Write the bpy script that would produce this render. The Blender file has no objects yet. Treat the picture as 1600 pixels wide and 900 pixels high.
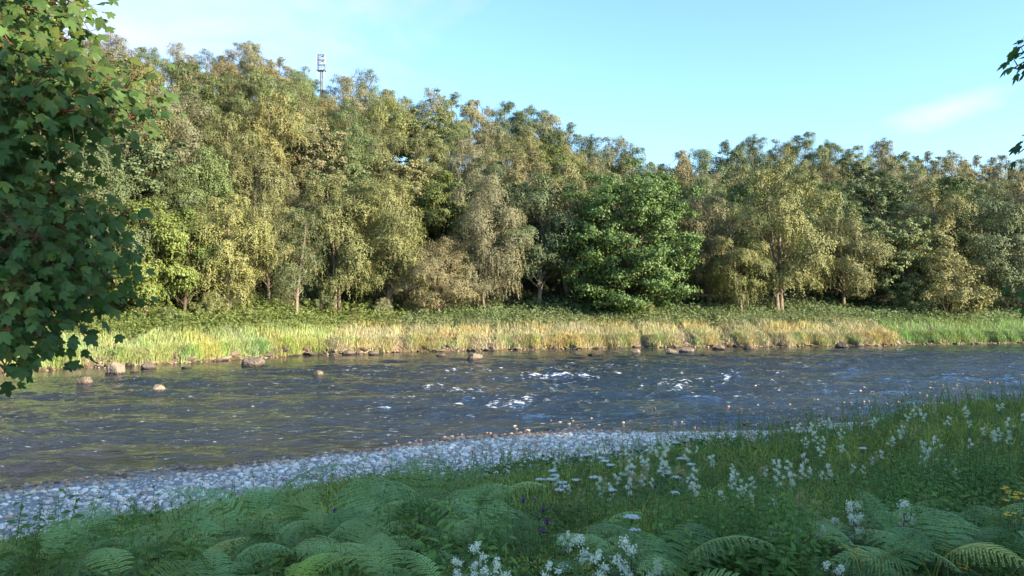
import bpy, math, random
import numpy as np
from mathutils import Vector

R = math.radians
random.seed(7)
rng = np.random.default_rng(11)
SC = bpy.context.scene

# ------------------------------------------------------------------ camera
EYE = 5.5                 # metres above the river
FPX = 1220.0              # focal length in photo pixels (1600 wide)
HOR = 465.0               # photo row of the horizon
cam_d = bpy.data.cameras.new('camera')
cam = bpy.data.objects.new('camera', cam_d)
SC.collection.objects.link(cam)
cam.location = (0, 0, EYE)
cam.rotation_euler = (R(90) + math.atan((HOR - 450) / FPX), 0, 0)
cam_d.sensor_width = 36
cam_d.lens = 36 * FPX / 1600
cam_d.clip_start = 0.1
cam_d.clip_end = 5000
SC.camera = cam

# ------------------------------------------------------------------ sky, sun, exposure
SUN_AZ = 60.0             # degrees to the right of straight behind the viewer
SUN_EL = 19.0
world = bpy.data.worlds.new('World')
SC.world = world
world.use_nodes = True
wn, wl = world.node_tree.nodes, world.node_tree.links
bg = wn['Background']
sky = wn.new('ShaderNodeTexSky')
sky.sky_type = 'NISHITA'
sky.sun_disc = False
sky.sun_elevation = R(SUN_EL)
sky.sun_rotation = R(180 - SUN_AZ)
sky.altitude = 50
sky.air_density = 1.0
sky.dust_density = 0.8
sky.ozone_density = 1.6
tc = wn.new('ShaderNodeTexCoord')
def wmath(op, a, b=None, clamp=False):
    n_ = wn.new('ShaderNodeMath'); n_.operation = op; n_.use_clamp = clamp
    for i_, v_ in enumerate((a, b)):
        if v_ is None: continue
        if isinstance(v_, (int, float)): n_.inputs[i_].default_value = v_
        else: wl.new(v_, n_.inputs[i_])
    return n_.outputs[0]
mp = wn.new('ShaderNodeMapping')
mp.inputs['Scale'].default_value = (1.0, 1.0, 3.0)
mp.inputs['Rotation'].default_value = (0, R(-12), R(20))
mp.inputs['Location'].default_value = (0.9, 0.2, 0.35)
nz = wn.new('ShaderNodeTexNoise')
nz.inputs['Scale'].default_value = 3.0
nz.inputs['Detail'].default_value = 8
nz.inputs['Roughness'].default_value = 0.58
nz.inputs['Distortion'].default_value = 0.5
wl.new(tc.outputs['Generated'], mp.inputs['Vector'])
wl.new(mp.outputs[0], nz.inputs['Vector'])
def lobe(px_, py_, width, flat_=1.0):
    v_ = Vector(((px_ - 800) / FPX, 1, (HOR - py_) / FPX)).normalized()
    sc_ = wn.new('ShaderNodeVectorMath'); sc_.operation = 'MULTIPLY'; sc_.inputs[1].default_value = (1, 1, flat_)
    rot_ = wn.new('ShaderNodeVectorRotate'); rot_.rotation_type = 'Y_AXIS'; rot_.inputs['Angle'].default_value = R(12) if flat_ > 1 else 0
    rot_.inputs['Center'].default_value = v_
    wl.new(tc.outputs['Generated'], rot_.inputs['Vector']); wl.new(rot_.outputs[0], sc_.inputs[0]); v_ = Vector((v_.x, v_.y, v_.z * flat_))
    d_ = wn.new('ShaderNodeVectorMath'); d_.operation = 'DISTANCE'
    wl.new(sc_.outputs[0], d_.inputs[0]); d_.inputs[1].default_value = v_
    return wmath('SUBTRACT', 1.0, wmath('DIVIDE', d_.outputs['Value'], width), True)
bank = wmath('MULTIPLY', lobe(-250, -150, 0.80), 0.70)      # cloud bank that runs out of the frame at the upper left
puff = wmath('MULTIPLY', lobe(1490, 168, 0.12, 3.4), 0.62)       # lone puff at the right
cov = wmath('ADD', wmath('MAXIMUM', bank, puff), nz.outputs['Fac'])
mrc = wn.new('ShaderNodeMapRange'); mrc.inputs[1].default_value = 0.68; mrc.inputs[2].default_value = 1.15
mrc.inputs[4].default_value = 0.85
wl.new(cov, mrc.inputs[0])
cmix = wn.new('ShaderNodeMixRGB')
cmix.inputs[2].default_value = (2.8, 2.45, 2.75, 1)
tint = wn.new('ShaderNodeMixRGB')
tint.blend_type = 'MULTIPLY'
tint.inputs[0].default_value = 1.0
tint.inputs[2].default_value = (0.71, 0.89, 1.0, 1)
wl.new(mrc.outputs[0], cmix.inputs[0])
wl.new(sky.outputs[0], tint.inputs[1])
wl.new(tint.outputs[0], cmix.inputs[1])
wl.new(cmix.outputs[0], bg.inputs['Color'])
bg.inputs['Strength'].default_value = 0.145

sun_d = bpy.data.lights.new('sun', 'SUN')
sun_d.energy = 4.8
sun_d.angle = R(0.6)
sun_d.color = (1.0, 0.86, 0.64)
sun = bpy.data.objects.new('sun', sun_d)
SC.collection.objects.link(sun)
SD = Vector((math.sin(R(SUN_AZ)) * math.cos(R(SUN_EL)), -math.cos(R(SUN_AZ)) * math.cos(R(SUN_EL)), math.sin(R(SUN_EL))))
sun.rotation_euler = SD.to_track_quat('Z', 'Y').to_euler()
sun.location = SD * 60

SC.view_settings.view_transform = 'Standard'
SC.view_settings.look = 'None'
SC.view_settings.gamma = 1
SC.view_settings.exposure = 1.60
SC.render.engine = 'CYCLES'
SC.cycles.max_bounces = 6
SC.cycles.transparent_max_bounces = 8
SC.cycles.transmission_bounces = 4
SC.cycles.caustics_reflective = False
SC.cycles.caustics_refractive = False
SC.cycles.use_denoising = True

# ------------------------------------------------------------------ helpers
COL = SC.collection

def mesh_np(name, V, F, mat, col=None, smooth=True):
    """V (n,3) array; F list of int arrays (m,3) or (m,4); col (n,3) per-vertex colour."""
    V = np.asarray(V, dtype=np.float32)
    if isinstance(F, np.ndarray): F = [F]
    F = [np.asarray(f, dtype=np.int32) for f in F if len(f)]
    me = bpy.data.meshes.new(name)
    me.vertices.add(len(V))
    me.vertices.foreach_set('co', V.ravel())
    nl = sum(f.size for f in F)
    me.loops.add(nl)
    me.loops.foreach_set('vertex_index', np.concatenate([f.ravel() for f in F]))
    tot = np.concatenate([np.full(len(f), f.shape[1], np.int32) for f in F])
    start = np.concatenate([[0], np.cumsum(tot)[:-1]]).astype(np.int32)
    me.polygons.add(len(tot))
    me.polygons.foreach_set('loop_start', start)
    me.polygons.foreach_set('loop_total', tot)
    me.polygons.foreach_set('use_smooth', np.full(len(tot), smooth, dtype=bool))
    if col is not None:
        c = np.ones((len(V), 4), np.float32)
        c[:, :3] = col
        a = me.color_attributes.new('col', 'FLOAT_COLOR', 'POINT')
        a.data.foreach_set('color', c.ravel())
    me.update(calc_edges=True)
    me.validate()
    if mat: me.materials.append(mat)
    return me

def put(name, me, parent=None, loc=None, rot=None, scale=None, color=None):
    o = bpy.data.objects.new(name, me)
    COL.objects.link(o)
    if parent: o.parent = parent
    if loc is not None: o.location = loc
    if rot is not None: o.rotation_euler = rot
    if scale is not None: o.scale = (scale,) * 3 if isinstance(scale, (int, float)) else scale
    if color is not None: o.color = (*color, 1)
    return o

def tag(o, label=None, cat=None, group=None, kind=None):
    if label: o['label'] = label
    if cat: o['category'] = cat
    if group: o['group'] = group
    if kind: o['kind'] = kind
    return o

def empty(name, loc, rz=0, scale=1.0):
    o = bpy.data.objects.new(name, None)
    o.empty_display_size = 0.3
    COL.objects.link(o)
    o.location = loc
    o.rotation_euler = (0, 0, rz)
    o.scale = (scale,) * 3 if isinstance(scale, (int, float)) else scale
    return o

def norm(a):
    return a / np.maximum(np.linalg.norm(a, axis=-1, keepdims=True), 1e-9)

class Acc:
    """collects arrays of geometry into one mesh"""
    def __init__(s): s.V, s.F, s.C, s.n = [], {3: [], 4: []}, [], 0
    def add(s, V, F, c=(1, 1, 1)):
        V = np.asarray(V, float)
        F = [F] if isinstance(F, np.ndarray) else F
        for f in F:
            s.F[f.shape[1]].append(f + s.n)
        s.V.append(V)
        c = np.asarray(c, float)
        s.C.append(np.broadcast_to(c, (len(V), 3)) if c.ndim == 1 else c)
        s.n += len(V)
    def build(s, name, mat, smooth=True):
        F = [np.concatenate(v) for v in s.F.values() if v]
        return mesh_np(name, np.concatenate(s.V), F, mat, np.concatenate(s.C), smooth)

def tube(path, rad, sides=6, cap=True):
    path = np.asarray(path, float); n = len(path)
    rad = np.broadcast_to(np.asarray(rad, float), (n,))
    T = norm(np.gradient(path, axis=0))
    ref = np.array([0, 0, 1.0]) if abs(T[0][2]) < 0.9 else np.array([1.0, 0, 0])
    A = norm(np.cross(T, ref)); B = np.cross(T, A)
    ang = np.linspace(0, 2 * math.pi, sides, endpoint=False)
    V = (path[:, None] + rad[:, None, None] * (np.cos(ang)[None, :, None] * A[:, None] + np.sin(ang)[None, :, None] * B[:, None])).reshape(-1, 3)
    i = np.arange(n - 1)[:, None] * sides; j = np.arange(sides)[None]; j2 = (j + 1) % sides
    F = np.stack([i + j, i + j2, i + sides + j2, i + sides + j], -1).reshape(-1, 4)
    return V, F

def cards(P, N, U, L, W, fold=0.15):
    """diamond leaves: centre P, normal N, long axis U"""
    N = norm(N); U = norm(U - N * (U * N).sum(-1, keepdims=True)); S = np.cross(N, U)
    L = np.asarray(L)[..., None] if np.ndim(L) else L
    W = np.asarray(W)[..., None] if np.ndim(W) else W
    V = np.stack([P - U * L / 2, P + S * W / 2 + N * W * fold, P + U * L / 2, P - S * W / 2 + N * W * fold], 1).reshape(-1, 3)
    F = np.arange(len(P) * 4).reshape(-1, 4)
    return V, F

# ------------------------------------------------------------------ materials
def newmat(name):
    m = bpy.data.materials.new(name); m.use_nodes = True
    nt = m.node_tree; nt.nodes.clear()
    out = nt.nodes.new('ShaderNodeOutputMaterial')
    return m, nt.nodes, nt.links, out

def leafmat(name, base, trans=0.35, rough=0.55, var=0.25, objcol=True, spec=0.3, nscale=0.35):
    m, n, l, out = newmat(name)
    at = n.new('ShaderNodeAttribute'); at.attribute_name = 'col'
    rgb = n.new('ShaderNodeRGB'); rgb.outputs[0].default_value = (*base, 1)
    m1 = n.new('ShaderNodeMixRGB'); m1.blend_type = 'MULTIPLY'; m1.inputs[0].default_value = 1
    l.new(rgb.outputs[0], m1.inputs[1]); l.new(at.outputs['Color'], m1.inputs[2])
    last = m1.outputs[0]
    if objcol:
        oi = n.new('ShaderNodeObjectInfo')
        m2 = n.new('ShaderNodeMixRGB'); m2.blend_type = 'MULTIPLY'; m2.inputs[0].default_value = 1
        l.new(last, m2.inputs[1]); l.new(oi.outputs['Color'], m2.inputs[2]); last = m2.outputs[0]
    # slow natural variation through the foliage
    g = n.new('ShaderNodeNewGeometry'); nz = n.new('ShaderNodeTexNoise'); nz.inputs['Scale'].default_value = nscale
    nz.inputs['Detail'].default_value = 3
    l.new(g.outputs['Position'], nz.inputs['Vector'])
    mr = n.new('ShaderNodeMapRange'); mr.inputs[1].default_value = 0.3; mr.inputs[2].default_value = 0.7
    mr.inputs[3].default_value = 1 - var; mr.inputs[4].default_value = 1 + var
    l.new(nz.outputs['Fac'], mr.inputs[0])
    m3 = n.new('ShaderNodeVectorMath'); m3.operation = 'SCALE'
    l.new(last, m3.inputs[0]); l.new(mr.outputs[0], m3.inputs['Scale'])
    p = n.new('ShaderNodeBsdfPrincipled'); p.inputs['Roughness'].default_value = rough
    p.inputs['Specular IOR Level'].default_value = spec
    t = n.new('ShaderNodeBsdfTranslucent')
    l.new(m3.outputs[0], p.inputs['Base Color'])
    tm = n.new('ShaderNodeVectorMath'); tm.operation = 'MULTIPLY'; tm.inputs[1].default_value = (1.10, 1.22, 0.70)
    l.new(m3.outputs[0], tm.inputs[0]); l.new(tm.outputs[0], t.inputs['Color'])
    mx = n.new('ShaderNodeMixShader'); mx.inputs[0].default_value = trans
    l.new(p.outputs[0], mx.inputs[1]); l.new(t.outputs[0], mx.inputs[2]); l.new(mx.outputs[0], out.inputs[0])
    return m

def solidmat(name, base, rough=0.8, attr=False, objcol=False, nscale=4.0, var=0.3, bump=0.0, bscale=20, spec=0.3, dark=None, metallic=0):
    m, n, l, out = newmat(name)
    g = n.new('ShaderNodeTexCoord')
    nz = n.new('ShaderNodeTexNoise'); nz.inputs['Scale'].default_value = nscale; nz.inputs['Detail'].default_value = 6
    nz.inputs['Roughness'].default_value = 0.65
    l.new(g.outputs['Object'], nz.inputs['Vector'])
    ramp = n.new('ShaderNodeValToRGB')
    ramp.color_ramp.elements[0].position = 0.32; ramp.color_ramp.elements[1].position = 0.68
    d = dark or tuple(c * (1 - var) for c in base)
    ramp.color_ramp.elements[0].color = (*d, 1)
    ramp.color_ramp.elements[1].color = (*[c * (1 + (0 if dark else var)) for c in base], 1)
    l.new(nz.outputs['Fac'], ramp.inputs[0]); last = ramp.outputs[0]
    if attr:
        at = n.new('ShaderNodeAttribute'); at.attribute_name = 'col'
        m1 = n.new('ShaderNodeMixRGB'); m1.blend_type = 'MULTIPLY'; m1.inputs[0].default_value = 1
        l.new(last, m1.inputs[1]); l.new(at.outputs['Color'], m1.inputs[2]); last = m1.outputs[0]
    if objcol:
        oi = n.new('ShaderNodeObjectInfo')
        m2 = n.new('ShaderNodeMixRGB'); m2.blend_type = 'MULTIPLY'; m2.inputs[0].default_value = 1
        l.new(last, m2.inputs[1]); l.new(oi.outputs['Color'], m2.inputs[2]); last = m2.outputs[0]
    p = n.new('ShaderNodeBsdfPrincipled'); p.inputs['Roughness'].default_value = rough
    p.inputs['Specular IOR Level'].default_value = spec; p.inputs['Metallic'].default_value = metallic
    l.new(last, p.inputs['Base Color'])
    if bump:
        nb = n.new('ShaderNodeTexNoise'); nb.inputs['Scale'].default_value = bscale; nb.inputs['Detail'].default_value = 5
        l.new(g.outputs['Object'], nb.inputs['Vector'])
        b = n.new('ShaderNodeBump'); b.inputs['Strength'].default_value = bump; b.inputs['Distance'].default_value = 0.05
        l.new(nb.outputs['Fac'], b.inputs['Height']); l.new(b.outputs[0], p.inputs['Normal'])
    l.new(p.outputs[0], out.inputs[0])
    return m

M = {}
M['birch_leaf'] = leafmat('birch_leaf', (0.180, 0.180, 0.090), 0.15, var=0.15)
M['syc_leaf'] = leafmat('sycamore_leaf', (0.125, 0.155, 0.055), 0.20, var=0.18)
M['maple_leaf'] = leafmat('maple_leaf', (0.092, 0.158, 0.046), 0.42, rough=0.5, var=0.2, nscale=2, spec=0.22)
M['bark_birch'] = solidmat('birch_bark', (0.30, 0.24, 0.18), 0.85, nscale=2.2, dark=(0.10, 0.07, 0.05), bump=0.4, bscale=9)
M['bark'] = solidmat('tree_bark', (0.13, 0.10, 0.07), 0.9, nscale=3, dark=(0.05, 0.04, 0.03), bump=0.5, bscale=12)
M['twig'] = solidmat('twig_bark', (0.16, 0.055, 0.035), 0.6, nscale=8)
M['grass_far'] = leafmat('far_grass', (0.42, 0.395, 0.225), 0.25, var=0.2, nscale=0.25)
M['grass_near'] = leafmat('near_grass', (0.280, 0.335, 0.080), 0.20, var=0.35, nscale=0.5, spec=0.08)
M['bracken_far'] = leafmat('far_bracken', (0.135, 0.175, 0.07), 0.30, var=0.25, nscale=0.6)
M['fern'] = leafmat('fern_green', (0.205, 0.345, 0.125), 0.12, var=0.15, nscale=1.5, spec=0.10)
M['herb'] = leafmat('herb_green', (0.095, 0.160, 0.040), 0.15, var=0.35, nscale=1.2, spec=0.10)
M['petal'] = leafmat('petal', (0.88, 0.86, 0.72), 0.15, var=0.05, rough=0.7)
M['stem'] = solidmat('plant_stem', (0.16, 0.18, 0.07), 0.7, nscale=8)
M['stone'] = solidmat('cobble', (0.84, 0.76, 0.66), 0.8, attr=True, objcol=True, nscale=9, var=0.22, bump=0.25, bscale=25)
M['rock'] = solidmat('river_rock', (0.20, 0.16, 0.125), 0.8, objcol=True, nscale=3, dark=(0.10, 0.085, 0.07), bump=0.6, bscale=6)
_n, _l = M['rock'].node_tree.nodes, M['rock'].node_tree.links      # wet below the splash line
_g = _n.new('ShaderNodeNewGeometry'); _s = _n.new('ShaderNodeSeparateXYZ'); _l.new(_g.outputs['Position'], _s.inputs[0])
_m = _n.new('ShaderNodeMapRange'); _m.inputs[1].default_value = 0.06; _m.inputs[2].default_value = 0.20; _m.inputs[3].default_value = 0.28
_l.new(_s.outputs['Z'], _m.inputs[0]); _p = next(q for q in _n if q.type == 'BSDF_PRINCIPLED'); _src = _p.inputs['Base Color'].links[0].from_socket
_v = _n.new('ShaderNodeVectorMath'); _v.operation = 'SCALE'; _l.new(_src, _v.inputs[0]); _l.new(_m.outputs[0], _v.inputs['Scale']); _l.new(_v.outputs[0], _p.inputs['Base Color'])
M['steel'] = solidmat('galvanised_steel', (0.20, 0.21, 0.23), 0.5, nscale=3, var=0.1, spec=0.5, metallic=0.6)
M['panel'] = solidmat('antenna_panel', (0.48, 0.46, 0.46), 0.5, nscale=3, var=0.05)

# ------------------------------------------------------------------ the lie of the land
def px2X(px, Y): return (px - 800.0) / FPX * Y
def py2Z(py, Y): return EYE - (py - HOR) / FPX * Y

_fx = np.array([-400, -120, -70, -45, -34.4, -27.2, -20, -6.5, 14, 36, 63, 110, 400.])
_fy = np.array([20, 24, 38, 51, 59.9, 66.4, 74.5, 80.5, 86, 88.5, 95.5, 104, 120.])
_nx = np.array([-400, -60, -30, -14.7, -10.2, -6.7, -2.4, 2.7, 7.7, 10.3, 18, 26, 60, 110, 400.])
_ny = np.array([5, 10, 19.3, 22.4, 24.9, 27.2, 29.8, 32.4, 31.4, 31.6, 35.5, 38.5, 47, 54, 60.])
_gx = np.array([-400, -60, -30, -14, -9, -6, 0, 5, 10, 15, 26, 60, 110, 400.])
_gy = np.array([-7, -1, 4.5, 10.5, 16.0, 18.6, 22.4, 25.0, 26.8, 31, 36.5, 46.0, 53, 59.])
def wig(x, s=0.0): return 0.45 * np.sin(x * 0.55 + s) + 0.3 * np.sin(x * 1.31 + 1.7 * s) + 0.18 * np.sin(x * 2.9 + s * 3)
def Yf(x): return np.interp(x, _fx, _fy) + wig(x, 1.0) * 0.9
def Yn(x): return np.interp(x, _nx, _ny) + wig(x, 2.3) * 0.5
def Yg(x): return np.interp(x, _gx, _gy) + wig(x, 4.0) * 0.8
# crest height of the wooded hill as a function of photo bearing
_cb = np.array([-2000, -400, 130, 330, 420, 520, 620, 760, 860, 960, 1010, 1080, 1200, 1400, 1600, 2000, 4000.])
_ch = np.array([29, 33, 34, 36, 34.5, 31, 29, 28.5, 25.5, 21, 14, 17, 23.5, 23, 21, 20, 17.])
DC = 64.0
def sstep(t): t = np.clip(t, 0, 1); return t * t * (3 - 2 * t)
def vnoise(x, y, s=1.0):
    x = x * s; y = y * s
    return (np.sin(x * 1.3 + 1.7 * np.sin(y * 0.9 + 2)) + np.sin(y * 1.7 + 1.3 * np.sin(x * 1.1)) + 0.5 * np.sin(x * 3.1 + y * 2.3)) / 2.5
def height(x, y):
    x = np.asarray(x, float); y = np.asarray(y, float)
    yf, yn, yg = Yf(x), Yn(x), Yg(x)
    d = y - yf
    bearing = 800 + FPX * x / np.maximum(y, 20)
    ch = np.interp(bearing, _cb, _ch)
    # far side
    far = 0.75 * sstep((d + 0.3) / 1.3) + 0.10 * np.clip(d, 0, 1) + 1.55 * np.clip((d - 0.8) / 7.5, 0, 1) + 0.9 * np.clip((d - 8) / 8, 0, 1)
    far = far + 0.10 * vnoise(x, y, 0.8) * np.clip(d, 0, 1)
    # the burn mouth at the right, a dip in the bank
    u = np.clip((d - 15) / (DC - 15), 0, 1)
    hill = (ch - 3.2) * (0.82 * u + 0.18 * sstep(u))
    hill = hill + np.clip((d - DC) / 400, 0, 1) * 6
    far = far + hill + 0.5 * vnoise(x, y, 0.12) * np.clip((d - 12) / 10, 0, 1)
    # river bed
    dn = y - yn
    bed = -np.minimum(1.6, np.minimum(0.11 * np.maximum(dn, 0), 0.35 * np.maximum(-d, 0)))
    bed = bed + 0.03 * vnoise(x, y, 1.5)
    # near side: gravel then the planted bank
    g = np.clip(-dn, 0, None); gw = np.maximum(yn - yg, 0.4)
    gravel = 0.62 * np.clip(g / gw, 0, 1) + 0.10 * np.clip(g / 0.5, 0, 1)
    run = np.maximum(yg - 3.5, 3.0)
    t = np.clip((yg - y) / run, 0, 1)
    bank = 3.15 * t ** 1.75 + 0.10 * vnoise(x, y, 0.7) * np.clip(t * 8, 0, 1)
    near = gravel + bank
    z = np.where(d > -0.3, far, np.where(dn > 0, bed, near))
    return z
def H1(x, y): return float(height(x, y))

# ground sheets: one grid cut into named pieces
def axis(segs):
    out = []
    for a, b, s in segs: out.append(np.arange(a, b, s))
    out.append([segs[-1][1]])
    return np.concatenate(out)
gx = axis([(-900, -200, 50), (-200, -60, 4), (-60, -24, 1.0), (-24, 34, 0.4), (34, 80, 1.0), (80, 200, 4), (200, 900, 50)])
gy = axis([(-600, -60, 40), (-60, 0, 4), (0, 42, 0.4), (42, 56, 1.2), (56, 110, 0.6), (110, 200, 3), (200, 500, 25), (500, 1500, 100)])
GX, GY = np.meshgrid(gx, gy)
GZ = height(GX, GY)
GV = np.stack([GX, GY, GZ], -1).reshape(-1, 3)
nxg = len(gx)
ii = (np.arange(len(gy) - 1)[:, None] * nxg + np.arange(nxg - 1)[None]).ravel()
GF = np.stack([ii, ii + 1, ii + nxg + 1, ii + nxg], -1)
cen = GV[GF].mean(1)
df = cen[:, 1] - Yf(cen[:, 0]); dn = cen[:, 1] - Yn(cen[:, 0]); dg = cen[:, 1] - Yg(cen[:, 0])
M['soil_near'] = solidmat('near_bank_soil', (0.045, 0.06, 0.022), 0.95, nscale=3, dark=(0.02, 0.022, 0.012), bump=0.6, bscale=8)
M['soil_far'] = solidmat('far_bank_soil', (0.20, 0.145, 0.085), 0.95, nscale=0.8, dark=(0.07, 0.05, 0.035), bump=0.6, bscale=4)
M['forest_floor'] = solidmat('forest_floor', (0.06, 0.065, 0.025), 0.95, nscale=0.6, dark=(0.025, 0.022, 0.012), bump=0.5, bscale=3)
M['bed'] = solidmat('river_bed', (0.11, 0.075, 0.035), 0.9, nscale=2.5, dark=(0.05, 0.035, 0.015), bump=0.8, bscale=7)
M['gravel'] = solidmat('gravel_sheet', (0.42, 0.41, 0.40), 0.9, nscale=14, dark=(0.14, 0.13, 0.12), bump=1.0, bscale=14)
def cutsheet(name, mask, mat):
    f = GF[mask]; u, inv = np.unique(f, return_inverse=True)
    o = put(name, mesh_np(name, GV[u], inv.reshape(-1, 4), mat))
    return tag(o, kind='structure')
near_bank = cutsheet('near_bank', (df <= 0) & (dg <= 0), M['soil_near'])
gravel_bar = cutsheet('gravel_bar', (df <= 0) & (dg > 0) & (dn <= 0.3), M['gravel'])
riverbed = cutsheet('riverbed', (df <= 0) & (dn > 0.3), M['bed'])
far_bank = cutsheet('far_bank', (df > 0) & (df <= 15), M['soil_far'])
hillside = cutsheet('hillside', df > 15, M['forest_floor'])

# ------------------------------------------------------------------ river surface
wx = axis([(-140, -50, 2.0), (-50, 70, 0.27), (70, 160, 2.5)])
wy = axis([(8, 20, 1.0), (20, 100, 0.20), (100, 125, 2)])
WX, WY = np.meshgrid(wx, wy)
foam_spots = [(690, 600, 22, .6), (830, 583, 30, .7), (870, 577, 30, .6), (900, 572, 40, .6), (930, 577, 26, .6), (1000, 590, 26, .5), (745, 615, 24, .6), (690, 640, 20, .4), (620, 611, 24, .5), (560, 600, 18, .5), (1180, 585, 20, .5), (1250, 571, 24, .5), (1110, 600, 24, .5), (715, 607, 46, 1.0), (740, 604, 20, .8), (872, 588, 70, 1.2), (903, 582, 18, 1.2), (925, 591, 24, .9), (800, 631, 54, 1.0), (775, 630, 30, .5),
    (958, 571, 48, .8), (1062, 604, 48, 1.0), (1060, 596, 46, .7), (1140, 590, 38, 1.0), (1216, 582, 26, .8), (1206, 577, 16, .5),
    (584, 629, 16, .8), (640, 620, 20, .7), (535, 585, 22, .6), (780, 591, 26, .7), (752, 588, 22, .5), (700, 586, 16, .5),
    (1410, 547, 34, .7), (1365, 545, 26, .4), (470, 577, 18, .5), (440, 596, 12, .4), (850, 594, 40, .5), (885, 600, 60, .4), (1325, 571, 30, .4),
    (1100, 572, 20, .4), (1010, 577, 30, .4), (915, 612, 60, .35), (600, 582, 24, .5), (655, 600, 20, .4), (990, 567, 30, .4), (1260, 600, 24, .3)]
# where the flow is rough (riffle) and where it is a smooth glide
def rough_mask(x, y):
    d = Yf(x) - y
    glide = sstep((d - 2) / 17)
    shore = sstep((y - Yn(x)) / 5)
    return (0.30 + 0.70 * glide * (0.55 + 0.45 * shore)) * (1 + .15 * sstep((x + (45 - y) * .4 - 2) / 22))
rm = rough_mask(WX, WY) * np.clip(.85 + .45 * vnoise(WX + 6 * np.sin(WY * .2), WY * 3.2, .16) + .2 * vnoise(WX, WY * 2.5, .5), .35, 1.4)
Z = np.zeros_like(WX)
r2 = np.random.default_rng(5)
for k in range(34):
    lam = 0.9 * (1.13 ** (k % 17)) * r2.uniform(0.85, 1.15)
    th = r2.normal(R(84), R(30))
    amp = 0.0092 * lam ** 0.85
    kx, ky = 2 * math.pi / lam * math.cos(th), 2 * math.pi / lam * math.sin(th)
    gmod = 0.6 + 0.4 * np.sin(WX * r2.uniform(.05, .3) + WY * r2.uniform(.05, .3) + r2.uniform(0, 6))
    ph = kx * WX + ky * WY + r2.uniform(0, 6.28) + 0.8 * np.sin(WX * 0.23 + k) + 0.8 * np.sin(WY * 0.31 + 2 * k)
    s = np.sin(ph)
    Z += amp * gmod * (s + 0.25 * np.cos(2 * ph))
Z *= rm
foam = np.zeros_like(WX)
subs = []
for _ in range(70):
    foam_spots.append((r2.normal(900, 190), r2.uniform(566, 632), r2.uniform(6, 18), r2.uniform(.4, .8)))
for (fx, fy_, fw, fs) in foam_spots:
    subs.append((fx, fy_, fw, fs, 0.55))
    for _ in range(int(2 + fw / 12)):
        subs.append((fx + r2.normal(0, fw * .55), fy_ + r2.normal(0, 2.2), fw * r2.uniform(.15, .45), fs * r2.uniform(.5, 1), 1.0))
for (fx, fy_, fw, fs, wt) in subs:
    Y0 = EYE * FPX / (fy_ - HOR); X0 = px2X(fx, Y0); sx = fw / 2 / FPX * Y0 * 0.9
    dx = (WX - X0) / sx; cy = Y0 + 0.5 * np.sin(dx * 1.7 + fx)
    dy = (WY - cy) / (0.30 + 0.30 * fs)
    g = np.exp(-dx ** 2 - dy ** 2)
    foam = np.maximum(foam, wt * fs * g)
    Z += 0.13 * fs * np.exp(-dx ** 2 - ((WY - cy - 0.1) / 0.55) ** 2) - 0.05 * fs * np.exp(-dx ** 2 - ((WY - cy + 1.1) / 0.8) ** 2)
foam = np.clip(foam, 0, 1.5)
WV = np.stack([WX, WY, Z], -1).reshape(-1, 3)
nw = len(wx)
ii = (np.arange(len(wy) - 1)[:, None] * nw + np.arange(nw - 1)[None]).ravel()
WF = np.stack([ii, ii + 1, ii + nw + 1, ii + nw], -1)
wc = WV[WF].mean(1)
keep = (wc[:, 1] < Yf(wc[:, 0]) + 1.2) & (wc[:, 1] > Yn(wc[:, 0]) - 0.6)
WF = WF[keep]; u, inv = np.unique(WF, return_inverse=True)
cc = np.stack([np.clip(foam * 0.55, 0, .47), rm, np.zeros_like(rm)], -1).reshape(-1, 3)
m, n, l, out = newmat('river_water')
at = n.new('ShaderNodeAttribute'); at.attribute_name = 'col'
sep = n.new('ShaderNodeSeparateColor'); l.new(at.outputs['Color'], sep.inputs[0])
g = n.new('ShaderNodeNewGeometry')
mpn = n.new('ShaderNodeMapping'); mpn.inputs['Scale'].default_value = (0.55, 1.0, 1.0); mpn.inputs['Rotation'].default_value = (0, 0, R(-10))
l.new(g.outputs['Position'], mpn.inputs[0])
n1 = n.new('ShaderNodeTexNoise'); n1.inputs['Scale'].default_value = 2.6; n1.inputs['Detail'].default_value = 4; n1.inputs['Roughness'].default_value = 0.6; n1.inputs['Distortion'].default_value = 0.6
l.new(mpn.outputs[0], n1.inputs['Vector'])
b1 = n.new('ShaderNodeBump'); b1.inputs['Distance'].default_value = 0.20
bs = n.new('ShaderNodeMath'); bs.operation = 'MULTIPLY'; bs.inputs[1].default_value = 1.0
l.new(sep.outputs[1], bs.inputs[0]); l.new(bs.outputs[0], b1.inputs['Strength']); l.new(n1.outputs['Fac'], b1.inputs['Height'])
fr = n.new('ShaderNodeFresnel'); fr.inputs['IOR'].default_value = 1.6; l.new(b1.outputs[0], fr.inputs['Normal'])
gl = n.new('ShaderNodeBsdfGlossy'); gl.inputs['Roughness'].default_value = 0.06; l.new(b1.outputs[0], gl.inputs['Normal'])
gl.inputs['Color'].default_value = (1, 1, 1, 1)
tr = n.new('ShaderNodeBsdfTransparent'); tr.inputs['Color'].default_value = (0.60, 0.46, 0.25, 1)
df_ = n.new('ShaderNodeBsdfDiffuse'); df_.inputs['Color'].default_value = (0.030, 0.046, 0.068, 1)
body = n.new('ShaderNodeMixShader'); body.inputs[0].default_value = 0.5
l.new(tr.outputs[0], body.inputs[1]); l.new(df_.outputs[0], body.inputs[2])
surf = n.new('ShaderNodeMixShader'); l.new(fr.outputs[0], surf.inputs[0]); l.new(body.outputs[0], surf.inputs[1]); l.new(gl.outputs[0], surf.inputs[2])
fn = n.new('ShaderNodeTexNoise'); fn.inputs['Scale'].default_value = 5.0; fn.inputs['Detail'].default_value = 7; fn.inputs['Roughness'].default_value = 0.7
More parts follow.
